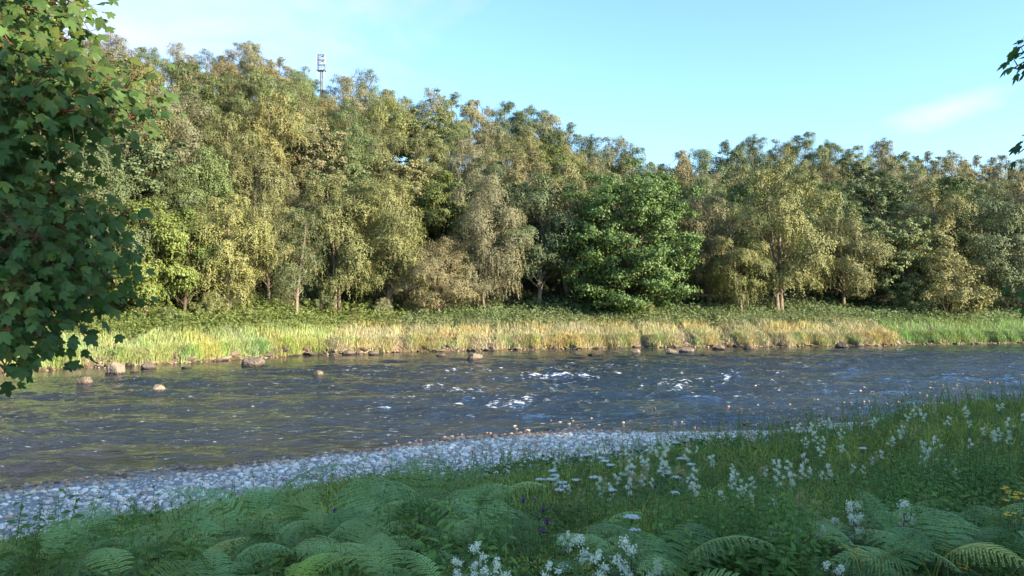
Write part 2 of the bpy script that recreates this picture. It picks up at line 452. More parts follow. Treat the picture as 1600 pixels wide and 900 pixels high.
mp2 = n.new('ShaderNodeMapping'); mp2.inputs['Scale'].default_value = (0.35, 1.0, 1.0); l.new(g.outputs['Position'], mp2.inputs[0]); l.new(mp2.outputs[0], fn.inputs['Vector'])
fa = n.new('ShaderNodeMath'); fa.operation = 'ADD'; fx_ = n.new('ShaderNodeMapRange'); fx_.inputs[1].default_value = 0.32; fx_.inputs[2].default_value = 0.68; l.new(fn.outputs['Fac'], fx_.inputs[0]); l.new(sep.outputs[0], fa.inputs[0]); l.new(fx_.outputs[0], fa.inputs[1])
fm = n.new('ShaderNodeMapRange'); fm.inputs[1].default_value = 0.86; fm.inputs[2].default_value = 1.04
l.new(fa.outputs[0], fm.inputs[0])
fd = n.new('ShaderNodeBsdfDiffuse'); fd.inputs['Color'].default_value = (0.80, 0.82, 0.85, 1)
fin = n.new('ShaderNodeMixShader'); l.new(fm.outputs[0], fin.inputs[0]); l.new(surf.outputs[0], fin.inputs[1]); l.new(fd.outputs[0], fin.inputs[2])
l.new(fin.outputs[0], out.inputs[0])
M['water'] = m
river = tag(put('river', mesh_np('river', WV[u], inv.reshape(-1, 4), M['water'], cc[u])), kind='structure')

# ------------------------------------------------------------------ trees
def limb_path(p0, p1, sag, n=6, wob=0.15):
    t = np.linspace(0, 1, n)[:, None]
    P = p0 + (p1 - p0) * t
    P[:, 2] += sag * (4 * t * (1 - t))[:, 0]
    P[1:-1] += rng.normal(0, wob, (n - 2, 3))
    return P

def clump_leaves(cs, rs, counts, flat, centre, L, W, droop, colvar, mix):
    """leaves in clump shells; returns cards arrays with colour"""
    tot = int(sum(counts))
    idx = np.repeat(np.arange(len(cs)), counts)
    dirs = norm(rng.normal(size=(tot, 3)))
    dirs[:, 2] = np.abs(dirs[:, 2]) * np.where(rng.random(tot) < 0.78, 1, -1)
    dirs = norm(dirs)
    rad = rs[idx] * (rng.random(tot) ** 0.42) * (1 + 0.18 * rng.normal(size=tot))
    P = cs[idx] + dirs * rad[:, None] * np.array([1, 1, flat])
    outw = norm(cs[idx] - centre + np.array([0, 0, 0.8]))
    N = norm(dirs * 0.7 + outw * 0.35 + rng.normal(size=(tot, 3)) * mix)
    U = norm(rng.normal(size=(tot, 3)) * 0.8 + np.array([0, 0, -droop]) + dirs * 0.5)
    V, F = cards(P, N, U, L * rng.uniform(0.7, 1.3, tot), W * rng.uniform(0.7, 1.3, tot))
    ctint = 1 + colvar * rng.normal(size=(len(cs), 1)) * np.array([[1.0, 0.8, 0.9]])
    C = np.clip(ctint[idx] * (1 + 0.08 * rng.normal(size=(tot, 1))), 0.4, 1.8)
    return V, F, np.repeat(C, 4, axis=0)

def make_birch(seed, Ht=14.0, Rad=4.4, low=0.16, lobes=28, leaves=33000, strands=620, leafsize=0.17, trunks=1, dome=1.0, hang=1.0):
    """weeping crown of overlapping rounded domes with hanging curtains"""
    global rng
    rng = np.random.default_rng(seed)
    wood, crown = Acc(), Acc()
    n = 9; t = np.linspace(0, 1, n); stems = []
    for k in range(trunks):
        lean = rng.normal(0, 0.5, 2); off = 0.55 * k
        P = np.stack([lean[0] * t * 1.5 + 0.22 * np.sin(t * 5 + k * 2) + off + off * t, lean[1] * t, t * Ht * 0.93 - 0.3], -1)
        V, F = tube(P, 0.20 * (1 - t) ** 0.8 + 0.03, 8); wood.add(V, F); stems.append(P)
    cs, rs = [], []
    for i in range(lobes):
        u = (i + 0.5) / lobes
        tt = low + (1 - low) * (1 - (1 - u) ** 0.82)
        prof = max(0.12, math.sin(math.pi * min(1, 0.16 + 0.84 * (tt - low) / (1 - low)) ** (1.05 * dome))) ** 0.50
        r = rng.uniform(1.10, 1.85) * (0.62 + 0.38 * prof) * Rad / 4.4
        a = i * 2.39996 + rng.normal(0, 0.35)
        ln = max(0.1, (Rad * prof - r * 0.55)) * rng.uniform(0.70, 1.10)
        if i % 5 == 4: ln *= 0.35
        z = min(tt * Ht, Ht - r * 0.5) + rng.normal(0, 0.25)
        c = np.array([math.cos(a) * ln, math.sin(a) * ln, z])
        P = stems[i % trunks]; hz_ = max(0.14 * Ht, z - ln * rng.uniform(0.7, 1.2) - 0.4)
        p0 = np.array([np.interp(hz_, P[:, 2], P[:, j]) for j in range(3)])
        LP = limb_path(p0, c, 0.10 * ln, 6, 0.12)
        V, F = tube(LP, np.linspace(0.085 * (1.3 - tt), 0.015, 6), 5); wood.add(V, F)
        for q in range(5):
            e_ = c + norm(rng.normal(size=3)) * r * 0.8
            V, F = tube(limb_path(LP[4], e_, 0.1, 4, .06), [.025, .018, .012, .006], 4); wood.add(V, F)
        cs.append(c); rs.append(r)
        for q in range(4):      # smaller knobs break the dome outline
            d = norm(rng.normal(size=3) + np.array([0, 0, .3])); cs.append(c + d * r * .85 * np.array([1, 1, .8])); rs.append(r * rng.uniform(.32, .52))
    cs = np.array(cs); rs = np.array(rs); centre = np.array([0, 0, Ht * 0.5])
    w = rs ** 2; counts = np.maximum(8, (w / w.sum() * leaves)).astype(int)
    V, F, C = clump_leaves(cs, rs, counts, 0.82, centre, leafsize, leafsize * 0.6, 0.9, 0.09, 0.20)
    crown.add(V, F, C)
    k = rng.choice(len(cs), strands, p=w / w.sum()); dd = norm(rng.normal(size=(strands, 3)) * np.array([1, 1, .45]))
    outc = norm((cs[k] - centre) * np.array([1, 1, 0.0]) + 1e-6)
    dd = norm(dd + outc * 0.5)
    st = cs[k] + dd * rs[k][:, None] * np.array([0.97, 0.97, 0.5])
    ln = rng.uniform(0.4, 1.5, strands) * hang; m_ = 12
    tt = (np.arange(m_) / m_)[None, :, None]
    od = norm(dd * np.array([1, 1, 0]) + 1e-6)
    P = st[:, None] + od[:, None] * (0.22 * np.sqrt(tt)) + np.array([0, 0, -1.0]) * ln[:, None, None] * tt + rng.normal(0, 0.06, (strands, m_, 3))
    P = P.reshape(-1, 3); nn = len(P); P[:, 2] = np.where(P[:, 2] < 1.6, P[:, 2] + 2.2, P[:, 2])
    N = norm(np.repeat(od, m_, axis=0) * 0.9 + np.array([0, 0, .3]) + rng.normal(size=(nn, 3)) * 0.26)
    U = norm(np.array([0, 0, -1.0]) + rng.normal(size=(nn, 3)) * 0.35)
    V, F = cards(P, N, U, leafsize * rng.uniform(.7, 1.3, nn), leafsize * 0.46)
    C = np.repeat(np.repeat(np.clip(1.05 + 0.12 * rng.normal(size=(strands, 1)), .6, 1.5), m_, axis=0) * np.ones((1, 3)), 4, axis=0)
    crown.add(V, F, C)
    return wood, crown

def make_broadleaf(seed, Ht=17.0, Rad=8.0, low=0.08, tiers=15, leaves=30000, leafsize=0.34, flat=0.42, base_r=0.42, per=11, crr=1.0):
    """layered pads of foliage (sycamore, oak)"""
    global rng
    rng = np.random.default_rng(seed)
    wood, crown = Acc(), Acc()
    n = 8; t = np.linspace(0, 1, n)
    P = np.stack([0.3 * np.sin(t * 4), 0.2 * np.sin(t * 3 + 1), t * Ht * 0.9 - 0.3], -1)
    V, F = tube(P, base_r * (1 - t) ** 0.9 + 0.03, 9); wood.add(V, F)
    cs, rs = [], []
    for i in range(tiers):
        tt = low + (0.97 - low) * (i + 0.5) / tiers
        tt = float(np.clip(tt + rng.normal(0, .02), low, .97)); prof = math.sqrt(max(0.06, 1 - abs((tt - 0.50) / 0.53) ** 3.0))
        m_ = max(3, int(per * prof))
        for j in range(m_):
            a = 2 * math.pi * (j + rng.random() * 0.7) / m_ + i * 1.3
            ln = Rad * prof * rng.uniform(0.66, 1.12)
            z0 = max(0.1, tt - 0.16 * prof) * Ht * 0.92
            p0 = np.array([0, 0, z0]); p1 = np.array([math.cos(a) * ln, math.sin(a) * ln, tt * Ht + rng.normal(0, 0.95)])
            LP = limb_path(p0, p1, 0.06 * ln, 6, 0.15)
            V, F = tube(LP, np.linspace(0.13 * (1.2 - tt), 0.02, 6), 5); wood.add(V, F)
            for s, rr in ((1.0, 1.0), (0.72, 1.1), (0.45, 0.9)):
                if s < 0.5 and rng.random() < 0.5: continue
                q = p0 + (p1 - p0) * s + rng.normal(0, 0.35, 3); cs.append(q); rs.append(rng.uniform(0.75, 1.25) * rr * Rad / 7.5 * crr)
    cs = np.array(cs); rs = np.array(rs)
    w = rs ** 2; counts = np.maximum(8, (w / w.sum() * leaves)).astype(int)
    V, F, C = clump_leaves(cs, rs, counts, flat, np.array([0, 0, Ht * 0.4]), leafsize, leafsize * 0.75, 0.35, 0.10, 0.35)
    crown.add(V, F, C)
    return wood, crown

def make_bush(seed, Ht=6, Rad=4, leaves=20000, leafsize=0.19):
    global rng
    rng = np.random.default_rng(seed)
    wood, crown = Acc(), Acc()
    cs, rs = [], []
    for i in range(70):
        a = rng.uniform(0, 6.283); el = rng.random() ** 0.8 * math.pi / 2
        rr = rng.uniform(0.78, 1.05)
        p1 = np.array([math.cos(a) * math.cos(el) * Rad * rr, math.sin(a) * math.cos(el) * Rad * rr, 0.10 * Ht + 0.88 * math.sin(el) * Ht * rr])
        p0 = np.array([rng.normal(0, 0.25), rng.normal(0, 0.25), -0.2])
        LP = limb_path(p0, p1, -0.05 * Ht, 6, 0.12); LP[1:, 2] += 0.0
        V, F = tube(LP, np.linspace(0.07, 0.012, 6), 5); wood.add(V, F)
        cs.append(p1); rs.append(rng.uniform(0.45, 0.8) * Rad / 4)
        cs.append(p0 + (p1 - p0) * 0.75); rs.append(rng.uniform(0.5, 0.9) * Rad / 4)
    cs = np.array(cs); rs = np.array(rs)
    w = rs ** 2; counts = np.maximum(8, (w / w.sum() * leaves)).astype(int)
    V, F, C = clump_leaves(cs, rs, counts, 0.9, np.array([0, 0, Ht * 0.3]), leafsize, leafsize * 0.55, 0.2, 0.06, 0.25)
    crown.add(V, F, C)
    return wood, crown

LIB = {}
def reg(key, wc, Ht, wm, cm):
    LIB[key] = (wc[0].build(key + '_trunk', M[wm]), wc[1].build(key + '_crown', M[cm]), Ht)
reg('birch_a', make_birch(1, 14, 4.3, 0.24, 28), 14.6, 'bark_birch', 'birch_leaf')
reg('birch_b', make_birch(2, 15, 4.7, 0.20, 30, 36000, 760, trunks=2), 15.6, 'bark_birch', 'birch_leaf')
reg('birch_c', make_birch(3, 13, 3.8, 0.24, 22, 26000, 800, dome=1.2, hang=1.3), 13.6, 'bark_birch', 'birch_leaf')
reg('birch_d', make_birch(4, 13.5, 5.0, 0.20, 28, 34000, 560, dome=0.8), 14.0, 'bark_birch', 'birch_leaf')
reg('birch_sparse', make_birch(5, 14, 3.8, 0.30, 20, 8500, 300), 14.6, 'bark_birch', 'birch_leaf')
reg('birch_big', make_birch(6, 18, 6.2, 0.14, 38, 46000, 1500, leafsize=0.18), 18.7, 'bark_birch', 'birch_leaf')
reg('alder', make_birch(8, 12, 4.2, 0.20, 26, 21000, 150, leafsize=0.24, trunks=2), 12.6, 'bark', 'syc_leaf')
reg('oak', make_broadleaf(9, 13, 4.6, 0.28, 10, 17000, 0.28, 0.62, 0.28, 8, 1.15), 13.4, 'bark', 'birch_leaf')
reg('sycamore', make_broadleaf(10, 17, 7.4, 0.07, 13, 56000, 0.30, 0.66, 0.42, 13, 1.15), 17.4, 'bark', 'syc_leaf')
reg('bush', make_bush(12), 6.2, 'bark', 'birch_leaf')

COLS = {
 'tan': (1.14, 1.03, 0.98), 'olive': (1.0, 1.0, 0.85), 'pale': (1.25, 1.28, 1.0), 'green': (0.80, 0.98, 0.80),
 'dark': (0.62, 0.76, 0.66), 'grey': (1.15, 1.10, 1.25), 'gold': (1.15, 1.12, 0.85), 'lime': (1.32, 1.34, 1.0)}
WORD = {'tan': 'tan brown', 'olive': 'olive', 'pale': 'pale green', 'green': 'mid green', 'dark': 'dark green', 'grey': 'greyish', 'gold': 'golden olive', 'lime': 'bright green'}
rt = np.random.default_rng(99)
def plant_tree(kind, X, Y, tall, wide, tint, label, name, cat='tree', group=None, sink=0.15):
    wood, crown, Ht = LIB[kind]
    s = tall / Ht
    e = empty(name, (X, Y, H1(X, Y) - sink), rt.uniform(0, 6.28), (s * wide, s * wide, s))
    put('trunk', wood, e)
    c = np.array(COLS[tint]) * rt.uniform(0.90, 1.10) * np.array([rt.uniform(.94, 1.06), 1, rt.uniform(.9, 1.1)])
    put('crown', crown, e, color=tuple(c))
    return tag(e, label, cat, group)

def at_far(px, d):
    """world X, Y for photo column px, d metres back from the far water's edge"""
    Y = 85.0
    for _ in range(40):
        Y = 0.5 * Y + 0.5 * (float(np.interp(px2X(px, Y), _fx, _fy)) + d)
    return px2X(px, Y), Y

# the front row on the far bank: photo column, metres back, photo row of top, width factor
front = [
 ('birch_a', 55, 15, 235, 1.2, 'gold', 'golden birch glimpsed through the gap in the near maple leaves', 'birch_tree'),
 ('birch_c', 150, 17, 215, 1.2, 'dark', 'dark green birch behind the right edge of the near maple', 'birch_tree'),
 ('alder', 225, 15, 306, 1.10, 'lime', 'pale green alder with forked trunks, first tree right of the near maple', 'alder_tree'),
 ('alder', 287, 16, 322, 0.9, 'pale', 'light green alder just right of the fork-trunked alder', 'alder_tree'),
 ('birch_c', 355, 15, 296, 1.15, 'pale', 'pale weeping birch with slim leaning twin stems, left of the sparse grey tree', 'birch_tree'),
 ('birch_a', 420, 17.5, 288, 0.95, 'gold', 'narrow golden birch standing over the gap left of the sparse tree', 'birch_tree'),
 ('birch_sparse', 463, 12.5, 318, 1.1, 'dark', 'sparse dark tree with bare side branches and pale trunk, nearest the water', 'alder_tree'),
 ('birch_b', 532, 16, 262, 0.95, 'olive', 'tall olive birch right behind the sparse dark tree', 'birch_tree'),
 ('birch_b', 606, 15, 262, 1.05, 'gold', 'broad golden weeping birch whose curtain hangs down beside the grey bush', 'birch_tree'),
 ('birch_d', 686, 12.5, 364, 1.25, 'tan', 'short brownish birch with thin pale trunk between two tall birches', 'birch_tree'),
 ('birch_big', 757, 15.5, 262, 0.85, 'grey', 'massive greyish birch reaching nearly to the ground, mid bank', 'birch_tree'),
 ('birch_a', 842, 17.5, 262, 1.15, 'dark', 'shaded dark birch between the greyish birch and the great sycamore', 'birch_tree'),  # its shade is put into the dark crown tint
 ('birch_c', 890, 20, 250, 1.1, 'olive', 'olive birch peeping over the left shoulder of the great sycamore', 'birch_tree'),
 ('sycamore', 985, 13.5, 264, 1.0, 'green', 'great dark green sycamore with layered boughs sweeping to the bank', 'sycamore_tree'),
 ('birch_c', 1105, 18, 300, 1.15, 'tan', 'tan birch half hidden by the right side of the great sycamore', 'birch_tree'),
 ('birch_c', 1160, 13.5, 350, 1.20, 'gold', 'small golden olive birch right of the great sycamore', 'birch_tree'),
 ('birch_b', 1222, 14.5, 246, 1.08, 'gold', 'tallest bankside birch with two pale leaning stems, right of the sycamore', 'birch_tree'),
 ('birch_d', 1318, 17, 320, 1.1, 'olive', 'shaded olive tree with crooked stems right of the tallest birch', 'birch_tree'),
 ('oak', 1395, 16, 322, 1.05, 'green', 'mid green oak rising left of the round bankside bush', 'oak_tree'),
 ('birch_a', 1462, 19, 280, 1.15, 'olive', 'olive birch directly above the round bankside bush', 'birch_tree'),
 ('birch_d', 1540, 17, 300, 1.2, 'dark', 'dark shaded birch right of the round bankside bush', 'birch_tree'),  # dark crown tint stands in for the shade on this birch
 ('birch_a', 1605, 17, 270, 1.2, 'tan', 'tan birch cut by the right edge of the photograph', 'birch_tree'),
]
for k, px, d, ty, w, tint, lab, nm in front:
    X, Y = at_far(px, d)
    tall = py2Z(ty, Y) - H1(X, Y)
    plant_tree(k, X, Y, tall, w * (1 if tall > 12 else 1.1), tint, lab, nm, 'tree', 'trees standing along the far bank')
for px, d, ty, w, tint, lab in [
 (1474, 11.5, 392, 1.10, 'olive', 'big round olive-grey bush on the far bank beside the burn mouth'),
 (1592, 14, 428, 1.1, 'dark', 'dark rounded bush at the right edge of the far bank'),
 (598, 12, 464, 0.9, 'grey', 'small grey willow bush under the golden weeping birch'),
 (1012, 11, 468, 1.1, 'pale', 'low pale bush at the foot of the great sycamore'),
 (660, 15, 440, 1.0, 'olive', 'olive bush beneath the short brownish birch'),
 (1425, 13, 432, 1.1, 'green', 'green bush tucked against the left side of the round greyish bush'),
 (330, 14, 455, 1.0, 'lime', 'bright bush among the alder stems'),
 (262, 12, 478, 1.5, 'green', 'low green scrub in front of the two alders'),
 (392, 11, 482, 1.4, 'lime', 'low bright scrub at the edge of the grass below the pale weeping birch'),
 (560, 11, 480, 1.4, 'pale', 'low pale scrub left of the small grey willow bush'),
 (722, 12, 478, 1.5, 'green', 'low green scrub left of the massive greyish birch foot'),
 (812, 11, 483, 1.5, 'olive', 'low olive scrub right of the massive greyish birch foot'),
 (1118, 11, 482, 1.6, 'green', 'low green scrub right of the great sycamore'),
 (1272, 12, 480, 1.6, 'green', 'low scrub between the tallest birch and the shaded olive tree'),
 (1350, 10, 484, 1.8, 'green', 'spreading green scrub left of the burn mouth'),
 (500, 17, 440, 1.0, 'dark', 'dark bush in the gap right of the sparse tree')]:
    X, Y = at_far(px, d)
    plant_tree('bush', X, Y, py2Z(ty, Y) - H1(X, Y), w, tint, lab, 'bush', 'bush', 'bushes on the far bank')

# the wooded slope, row by row; each label is row + neighbour + ordinal
marks = [(-200, 130, 'behind the near maple'), (130, 290, 'above the two alders'), (290, 400, 'above the pale weeping birch'), (400, 500, 'below the mast'),
         (500, 600, 'above the sparse dark tree'), (600, 700, 'above the golden weeping birch'), (700, 820, 'above the massive greyish birch'),
         (820, 900, 'above the shaded dark birch'), (900, 1080, 'above the great sycamore'), (1080, 1180, 'above the small golden birch'),
         (1180, 1290, 'above the tallest bankside birch'), (1290, 1400, 'above the shaded olive tree'), (1400, 1530, 'above the round greyish bush'), (1530, 1800, 'by the right edge')]
SKY_X = [-60, 20, 75, 128, 172, 232, 275, 320, 352, 388, 432, 468, 500, 540, 572, 606, 640, 672, 704, 740, 792, 826, 856, 886, 922, 962, 990, 1030, 1062, 1100, 1140, 1176, 1218, 1258, 1296, 1336, 1380, 1412, 1446, 1484, 1522, 1562, 1604, 1650]
SKY_Y = [60, 52, 50, 42, 46, 66, 60, 72, 78, 58, 84, 98, 135, 112, 100, 134, 150, 132, 138, 150, 150, 160, 168, 186, 206, 208, 236, 262, 236, 224, 212, 206, 212, 202, 214, 224, 212, 232, 232, 230, 238, 238, 244, 240]
rows = [(27, 68, 'low on the slope'), (37, 66, 'halfway up the slope'), (47, 62, 'upper middle of the slope'), (56, 58, 'just under the skyline')]
ORD = ['leftmost', 'second', 'third', 'fourth', 'fifth', 'sixth']
kinds = ['birch_a', 'birch_b', 'birch_c', 'birch_d', 'birch_a', 'birch_b', 'birch_d', 'oak', 'alder']
tints = ['tan', 'olive', 'olive', 'grey', 'green', 'dark', 'pale', 'olive', 'gold', 'green', 'dark']
for ri, (d0, step, rname) in enumerate(rows):
    px = -90 + (ri % 2) * 26
    seen = {}
    while px < 1720:
        jx = px + rt.uniform(-13, 13); dd = d0 + rt.uniform(-2.5, 2.5)
        X, Y = at_far(jx, dd)
        k = kinds[rt.integers(len(kinds))]
        t = tints[rt.integers(len(tints))]
        if ri == 0: t = ['dark', 'green', 'dark', 'olive'][rt.integers(4)]  # lowest row tinted darker, painting in the shade behind the front trees
        if jx > 1290 and rt.random() < 0.65: t = 'dark'  # extra dark tints paint shade onto the right-hand slope
        lim = py2Z(float(np.interp(jx, SKY_X, SKY_Y)) + rt.uniform(14, 40), Y) - H1(X, Y)
        tall = max(6.0, min(rt.uniform(11, 15), lim))
        zone = next((z[2] for z in marks if z[0] <= jx < z[1]), 'by the right edge')
        i = seen.get(zone, 0); seen[zone] = i + 1
        sp = 'oak' if k == 'oak' else ('alder' if k == 'alder' else 'birch')
        lab = f'{WORD[t]} {sp} {rname}, {ORD[i]} {zone}'
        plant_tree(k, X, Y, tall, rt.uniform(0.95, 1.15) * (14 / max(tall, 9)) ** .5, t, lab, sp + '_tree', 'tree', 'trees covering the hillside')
        px += step * rt.uniform(0.85, 1.15)
# the skyline trees: photo column, photo row of top
skyline = [(-60, 60), (20, 52), (75, 50), (128, 42), (172, 46), (232, 66), (275, 60), (318, 72), (352, 78), (388, 58), (432, 84), (468, 98), (487, 119), (540, 112), (572, 100),
 (606, 134), (640, 150), (672, 132), (704, 138), (740, 150), (792, 150), (826, 160), (856, 168), (886, 186), (922, 206), (958, 206), (990, 226), (1030, 254), (1066, 232),
 (1100, 224), (1140, 212), (1176, 206), (1218, 212), (1258, 202), (1296, 214), (1336, 224), (1380, 212), (1412, 232), (1446, 232), (1484, 230), (1522, 238), (1562, 238), (1604, 244), (1650, 240)]
SKYLAB = ['far left, hidden by the near maple', 'behind the top of the near maple', 'behind the maple tips', 'just right of the maple tips', 'forming the leftmost high point', 'in the first dip right of the leftmost high point', 'with gappy crown left of the peak', 'with airy crown near the peak',
 'left of the tallest peak tree', 'making the tallest peak left of the mast', 'on the shoulder right of the tallest peak', 'immediately left of the mast', 'low at the very foot of the mast', 'immediately right of the mast', 'with airy crown sticking up right of the mast', 'in the dip right of the airy crown',
 'before the twin points above the slope', 'as left twin point', 'as right twin point', 'right of the twin points', 'above the massive greyish birch, left side', 'above the massive greyish birch, right side', 'above the shaded dark birch', 'left above the great sycamore',
 'where the skyline drops to the sycamore', 'with airy twin crown above the sycamore', 'last before the notch of open sky', 'in the notch of open sky', 'first right of the open notch', 'second right of the open notch', 'above the small golden birch, left', 'above the small golden birch, right',
 'above the tallest bankside birch', 'making the highest point of the right half', 'right of the right half high point', 'in the shallow dip above the olive tree', 'above the mid green oak', 'right above the mid green oak', 'above the round greyish bush, left', 'above the round greyish bush, right', 'near the right edge, first', 'near the right edge under the puff cloud', 'at the right edge', 'beyond the right edge']
mast_px = 500
for i, (px, ty) in enumerate(skyline):
    X, Y = at_far(px, DC + (8 if 480 < px < 495 else rt.uniform(-1.5, 3)))
    tall = py2Z(ty, Y) - H1(X, Y)
    k = 'birch_sparse' if px in (572, 318, 275, 672, 962) else ['birch_a', 'birch_c', 'birch_b', 'birch_d'][rt.integers(4)]
    t = ['tan', 'dark', 'olive', 'grey', 'dark', 'green'][rt.integers(6)]
    lab = f'{WORD[t]} birch on the skyline ' + SKYLAB[i]
    plant_tree(k, X, Y, max(6.5, tall), 1.15 if tall < 13 else 1.0, t, lab, 'birch_tree', 'tree', 'trees along the skyline')

# the trees behind and right of the viewer, which shade the near bank
for i in range(31):
    X = 13.5 + i * 2.1 + rt.uniform(-.5, .5); Y = (X - 10) * 0.5 - 10 + (2.5 if i % 2 else -2.0)
    top = float(np.interp(X, [-14, 10, 17.5, 19.5, 24, 33, 37, 80], [13.2, 13.2, 13.5, 14.6, 16.8, 16.8, 15.2, 15.2])) + rt.uniform(-.4, .4)
    plant_tree(['oak', 'bush', 'alder', 'bush'][i % 4], X, Y, top - H1(X, Y), 1.3 if i % 4 else 1.1, 'green', f'{["oak", "bushy thicket", "alder", "thicket"][i % 4]} on the near bank outside the photograph, shading the foreground', 'bank_tree', 'tree', 'near bank trees behind the viewer')
for i in range(5):
    X = 74 + i * 5; Y = 84 + i * 1.5
    plant_tree('oak', X, Y, 13, 1.3, 'green', 'tree on the far bank beyond the right edge of the photograph', 'bank_tree', 'tree', 'far bank trees beyond the right edge') if Y > Yf(X) else None

# ------------------------------------------------------------------ mast on the hill
def box(c, s):
    c = np.array(c, float); s = np.array(s, float) / 2
    q = np.array([[x, y, z] for z in (-1, 1) for x, y in ((-1, -1), (1, -1), (1, 1), (-1, 1))]) * s + c
    return q, np.array([[0, 3, 2, 1], [4, 5, 6, 7], [0, 1, 5, 4], [1, 2, 6, 5], [2, 3, 7, 6], [3, 0, 4, 7]])
def simple(name, items, mat, parent, **kw):
    a = Acc()
    for V, F in items: a.add(V, F)
    return put(name, a.build(name, mat, smooth=False), parent, **kw)
MY = 150.0; MX = px2X(501, MY); mz = H1(MX, MY); mt = py2Z(84, MY)
mast = tag(empty('phone_mast', (MX, MY, mz)), 'grey metal phone mast with lattice head standing on the wooded skyline', 'mast')
hh = mt - mz
simple('pole', [tube([(0, 0, -.3), (0, 0, hh - 3.0)], [0.26, 0.22], 10)], M['steel'], mast)
simple('platform', [box((0, 0, hh - 3.1), (1.7, 1.1, 0.14))], M['steel'], mast)
for sx_ in (-0.62, 0.62):
    for sy_ in (-0.4, 0.4):
        simple('upright', [box((sx_, sy_, hh - 1.55), (0.10, 0.10, 3.0))], M['steel'], mast)
for zz in (hh - 0.1, hh - 1.0, hh - 2.0):
    simple('crossbar', [box((0, -0.4, zz), (1.14, 0.09, 0.12)), box((0, 0.4, zz), (1.14, 0.09, 0.12)), box((-0.62, 0, zz + .003), (0.09, 0.70, 0.12)), box((0.62, 0, zz + .003), (0.09, 0.70, 0.12))], M['steel'], mast)
for zz in (hh - 0.55, hh - 1.5, hh - 2.5):
    simple('brace', [tube([(-0.6, -0.42, zz - .4), (0.6, -0.42, zz + .35)], 0.04, 5)], M['steel'], mast)
for x_ in (-0.78, 0.80):
    simple('antenna_panel', [box((x_, -0.35, hh - 1.0), (0.17, 0.16, 1.9))], M['panel'], mast)
simple('antenna_panel', [box((0.1, 0.56, hh - 1.0), (0.3, 0.16, 1.9))], M['panel'], mast)
for x_, L_ in ((-0.7, 1.6), (0.62, 1.5)):
    simple('hanging_antenna', [tube([(x_, -0.3, hh - 3.0), (x_, -0.3, hh - 3.0 - L_)], 0.07, 6)], M['panel'], mast)
simple('cable_tray', [box((0.24, -0.1, (hh - 3) / 2), (0.16, 0.12, hh - 3.3))], M['steel'], mast)

# ------------------------------------------------------------------ rocks and cobbles
def ico(sub):
    t = (1 + 5 ** .5) / 2
    V = norm(np.array([(-1, t, 0), (1, t, 0), (-1, -t, 0), (1, -t, 0), (0, -1, t), (0, 1, t), (0, -1, -t), (0, 1, -t), (t, 0, -1), (t, 0, 1), (-t, 0, -1), (-t, 0, 1)], float))
    F = np.array([(0, 11, 5), (0, 5, 1), (0, 1, 7), (0, 7, 10), (0, 10, 11), (1, 5, 9), (5, 11, 4), (11, 10, 2), (10, 7, 6), (7, 1, 8), (3, 9, 4), (3, 4, 2), (3, 2, 6), (3, 6, 8), (3, 8, 9), (4, 9, 5), (2, 4, 11), (6, 2, 10), (8, 6, 7), (9, 8, 1)])
    for _ in range(sub):
        V = list(V); mid = {}; nf = []
        def m_(a, b):
            k = (min(a, b), max(a, b))
            if k not in mid: mid[k] = len(V); V.append(norm((V[a] + V[b]) / 2))
            return mid[k]
        for a, b, c in F:
            x, y, z = m_(a, b), m_(b, c), m_(c, a); nf += [(a, x, z), (b, y, x), (c, z, y), (x, y, z)]
        V = np.array(V); F = np.array(nf)
    return V, F
I0, I1, I2, I3 = ico(0), ico(1), ico(2), ico(3)
rs_ = np.random.default_rng(21)
def rockshape(base, seed, rough=0.18, flat=0.6):
    V, F = base; r = np.random.default_rng(seed)
    W = V.copy(); d = np.ones(len(V))
    for k in range(9):
        n_ = norm(r.normal(size=3)); c = r.uniform(0.55, 0.9)
        dd = V @ n_; d = np.where(dd > c, np.minimum(d, c / np.maximum(dd, .01)), d)
    W = V * d[:, None] * (1 + rough * 0.3 * r.normal(size=(len(V), 1)))
    W = W * np.array([1.0, r.uniform(0.65, 0.9), flat * r.uniform(0.8, 1.1)])
    return W, F
